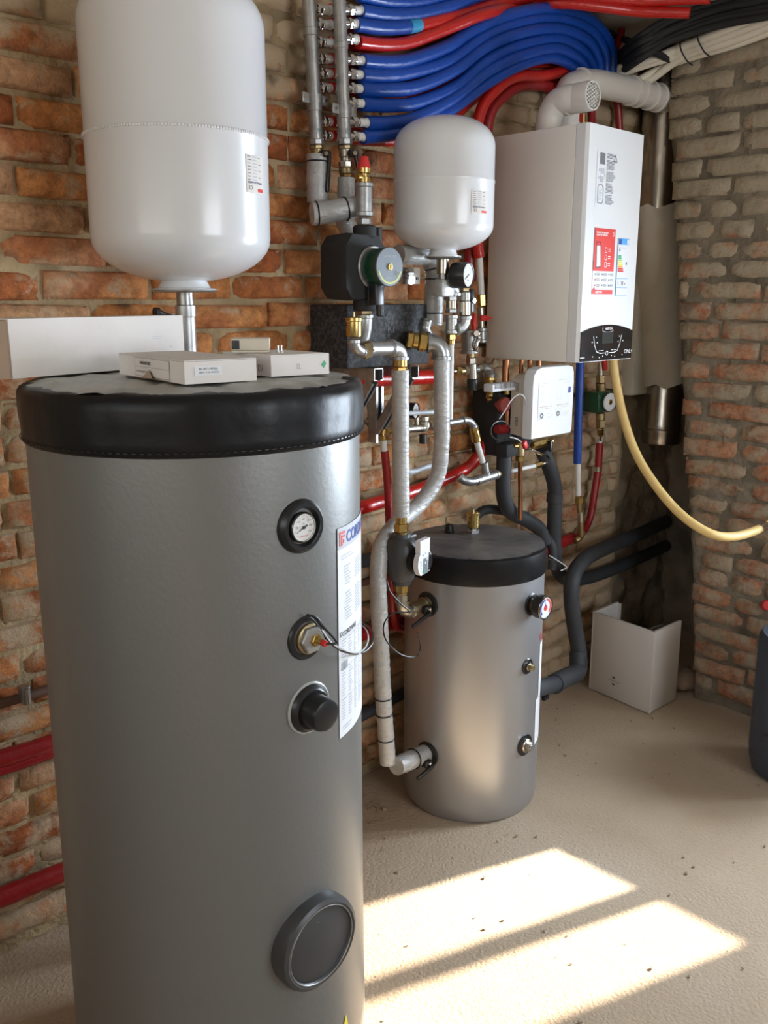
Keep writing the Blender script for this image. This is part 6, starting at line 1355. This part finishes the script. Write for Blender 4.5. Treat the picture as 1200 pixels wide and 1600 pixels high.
# ================================================================ ON THE FLOOR
pw = thing('casing_panel', 'white U-shaped metal casing panel standing on the floor in the corner', 'panel', (3.22, 1.83, 0))
xa, ya0, ya1, hp = 3.185, 1.672, 1.985, .352
A_ = V((3.178, 1.672, .002)); B_ = V((3.222, 1.983, .002)); e_ = (B_-A_).normalized(); nrm = V((-e_.y, e_.x, 0))
if nrm.x > 0: nrm = -nrm
q = B(); q.box((A_+B_)/2+Z_*hp/2-nrm*.006, ((B_-A_).length, .012, hp), 'panelwhite', (e_, nrm, Z_), .002); fpn = q.build('front_face', pw)
q = B(); q.box(A_+X_*.108+Z_*hp/2+V((0, .006, 0)), (.205, .012, hp), 'panelwhite', (V((1, -.05, 0)).normalized(), V((.05, 1, 0)).normalized(), Z_), .002); q.build('side_flange', pw)
q = B(); q.box(B_+X_*.095+Z_*hp/2, (.19, .012, hp), 'panelwhite', None, .002); q.box(B_+X_*.187+Z_*hp*.86+V((0, -.010, 0)), (.004, .020, hp*.25), 'panelwhite'); q.build('side_flange', pw)
fem = plane_map((A_+B_)/2+e_*.0+Z_*.0, -e_, Z_, nrm, .0012)
q = flat(B()); q.text('ATTENTION', .0105, fem, .045-.075, .075, 'ink', 'CENTER'); q.add([fem(-.042, .091), fem(-.022, .091), fem(-.032, .100)], [(0, 1, 2)], 'inkblack'); q.add([fem(-.042, .067), fem(-.022, .067), fem(-.032, .058)], [(0, 1, 2)], 'inkblack'); q.build('printed_emblem', fpn)
c = atz(1072, 1082, 0); q = B(); bm = bmesh.new(); bmesh.ops.create_icosphere(bm, subdivisions=3, radius=1); bm.verts.index_update()
vs = [V((c.x+.05+v.co.x*.085*(1+.15*_ns.noise(v.co*2)), c.y+.03+v.co.y*.06*(1+.2*_ns.noise(v.co*2.3)), .035+max(-.036, .045*v.co.z*(1+.3*_ns.noise(v.co*3))))) for v in bm.verts]; q.add(vs, [[v.index for v in f_.verts] for f_ in bm.faces], 'stone'); bm.free()
q.build('rubble_stone', label='dusty flat stone lying on the floor behind the white casing panel', cat='stone', ang=40)
DT = (2.955, 1.115); q = B(); 
d0 = atz(1196, 1172, 0)
DT = (3.135, 1.062); RD = .17
bt = thing('dark_cylinder', 'dark slate-blue cylinder cut off by the right edge of the picture', 'tank', (DT[0], DT[1], 0))
q = B(); q.lathe((DT[0], DT[1], 0), Z_, [(0, RD-.03), (.01, RD-.014), (.05, RD-.004), (.09, RD), (.50, RD), (.518, RD-.012), (.52, RD-.03)], 'binblue', 64); q.build('jacket', bt)
pp, nn3 = oncyl(1197, 1148, DT, RD); q = B(); q.cyl(pp-nn3*.004, pp+nn3*.003, .007, 'inkblack', 14); q.build('rivet', bt)
q = [B().cyl(atx(1196, 946, 3.41), atx(1200, 946, 3.36), .020, 'redplastic', 18, .003), B().cyl(atx(1194, 946, 3.45), atx(1196, 946, 3.41), .016, 'inkblack', 16)]
pipe('red_tap', 'red tap on the right brick wall above the dark cylinder', 'tap', [('handle', q[0]), ('spindle', q[1])])
# crumbs of brick and mortar on the floor
rnd = random.Random(77); q = B()
for i in range(260):
    if i < 150: x = rnd.uniform(1.3, 1.95); y = rnd.uniform(1.95, 2.1)-abs(rnd.gauss(0, .05))
    else: x = rnd.uniform(1.2, 3.3); y = rnd.uniform(.5, 2.05)
    if math.hypot(x-T1[0], y-T1[1]) < R1+.03 or math.hypot(x-T2[0], y-T2[1]) < R2+.03: continue
    s_ = rnd.uniform(.0015, .006) if i > 20 else rnd.uniform(.005, .010); a_ = rnd.uniform(0, 3)
    q.box((x, y, s_*.3), (s_*1.6, s_, s_*.8), 'stone', (V((math.cos(a_), math.sin(a_), .2)).normalized(), V((-math.sin(a_), math.cos(a_), 0)), Z_))
tag(q.build('rubble_crumbs'), 'crumbs of brick and mortar scattered over the floor', 'rubble', kind='stuff')
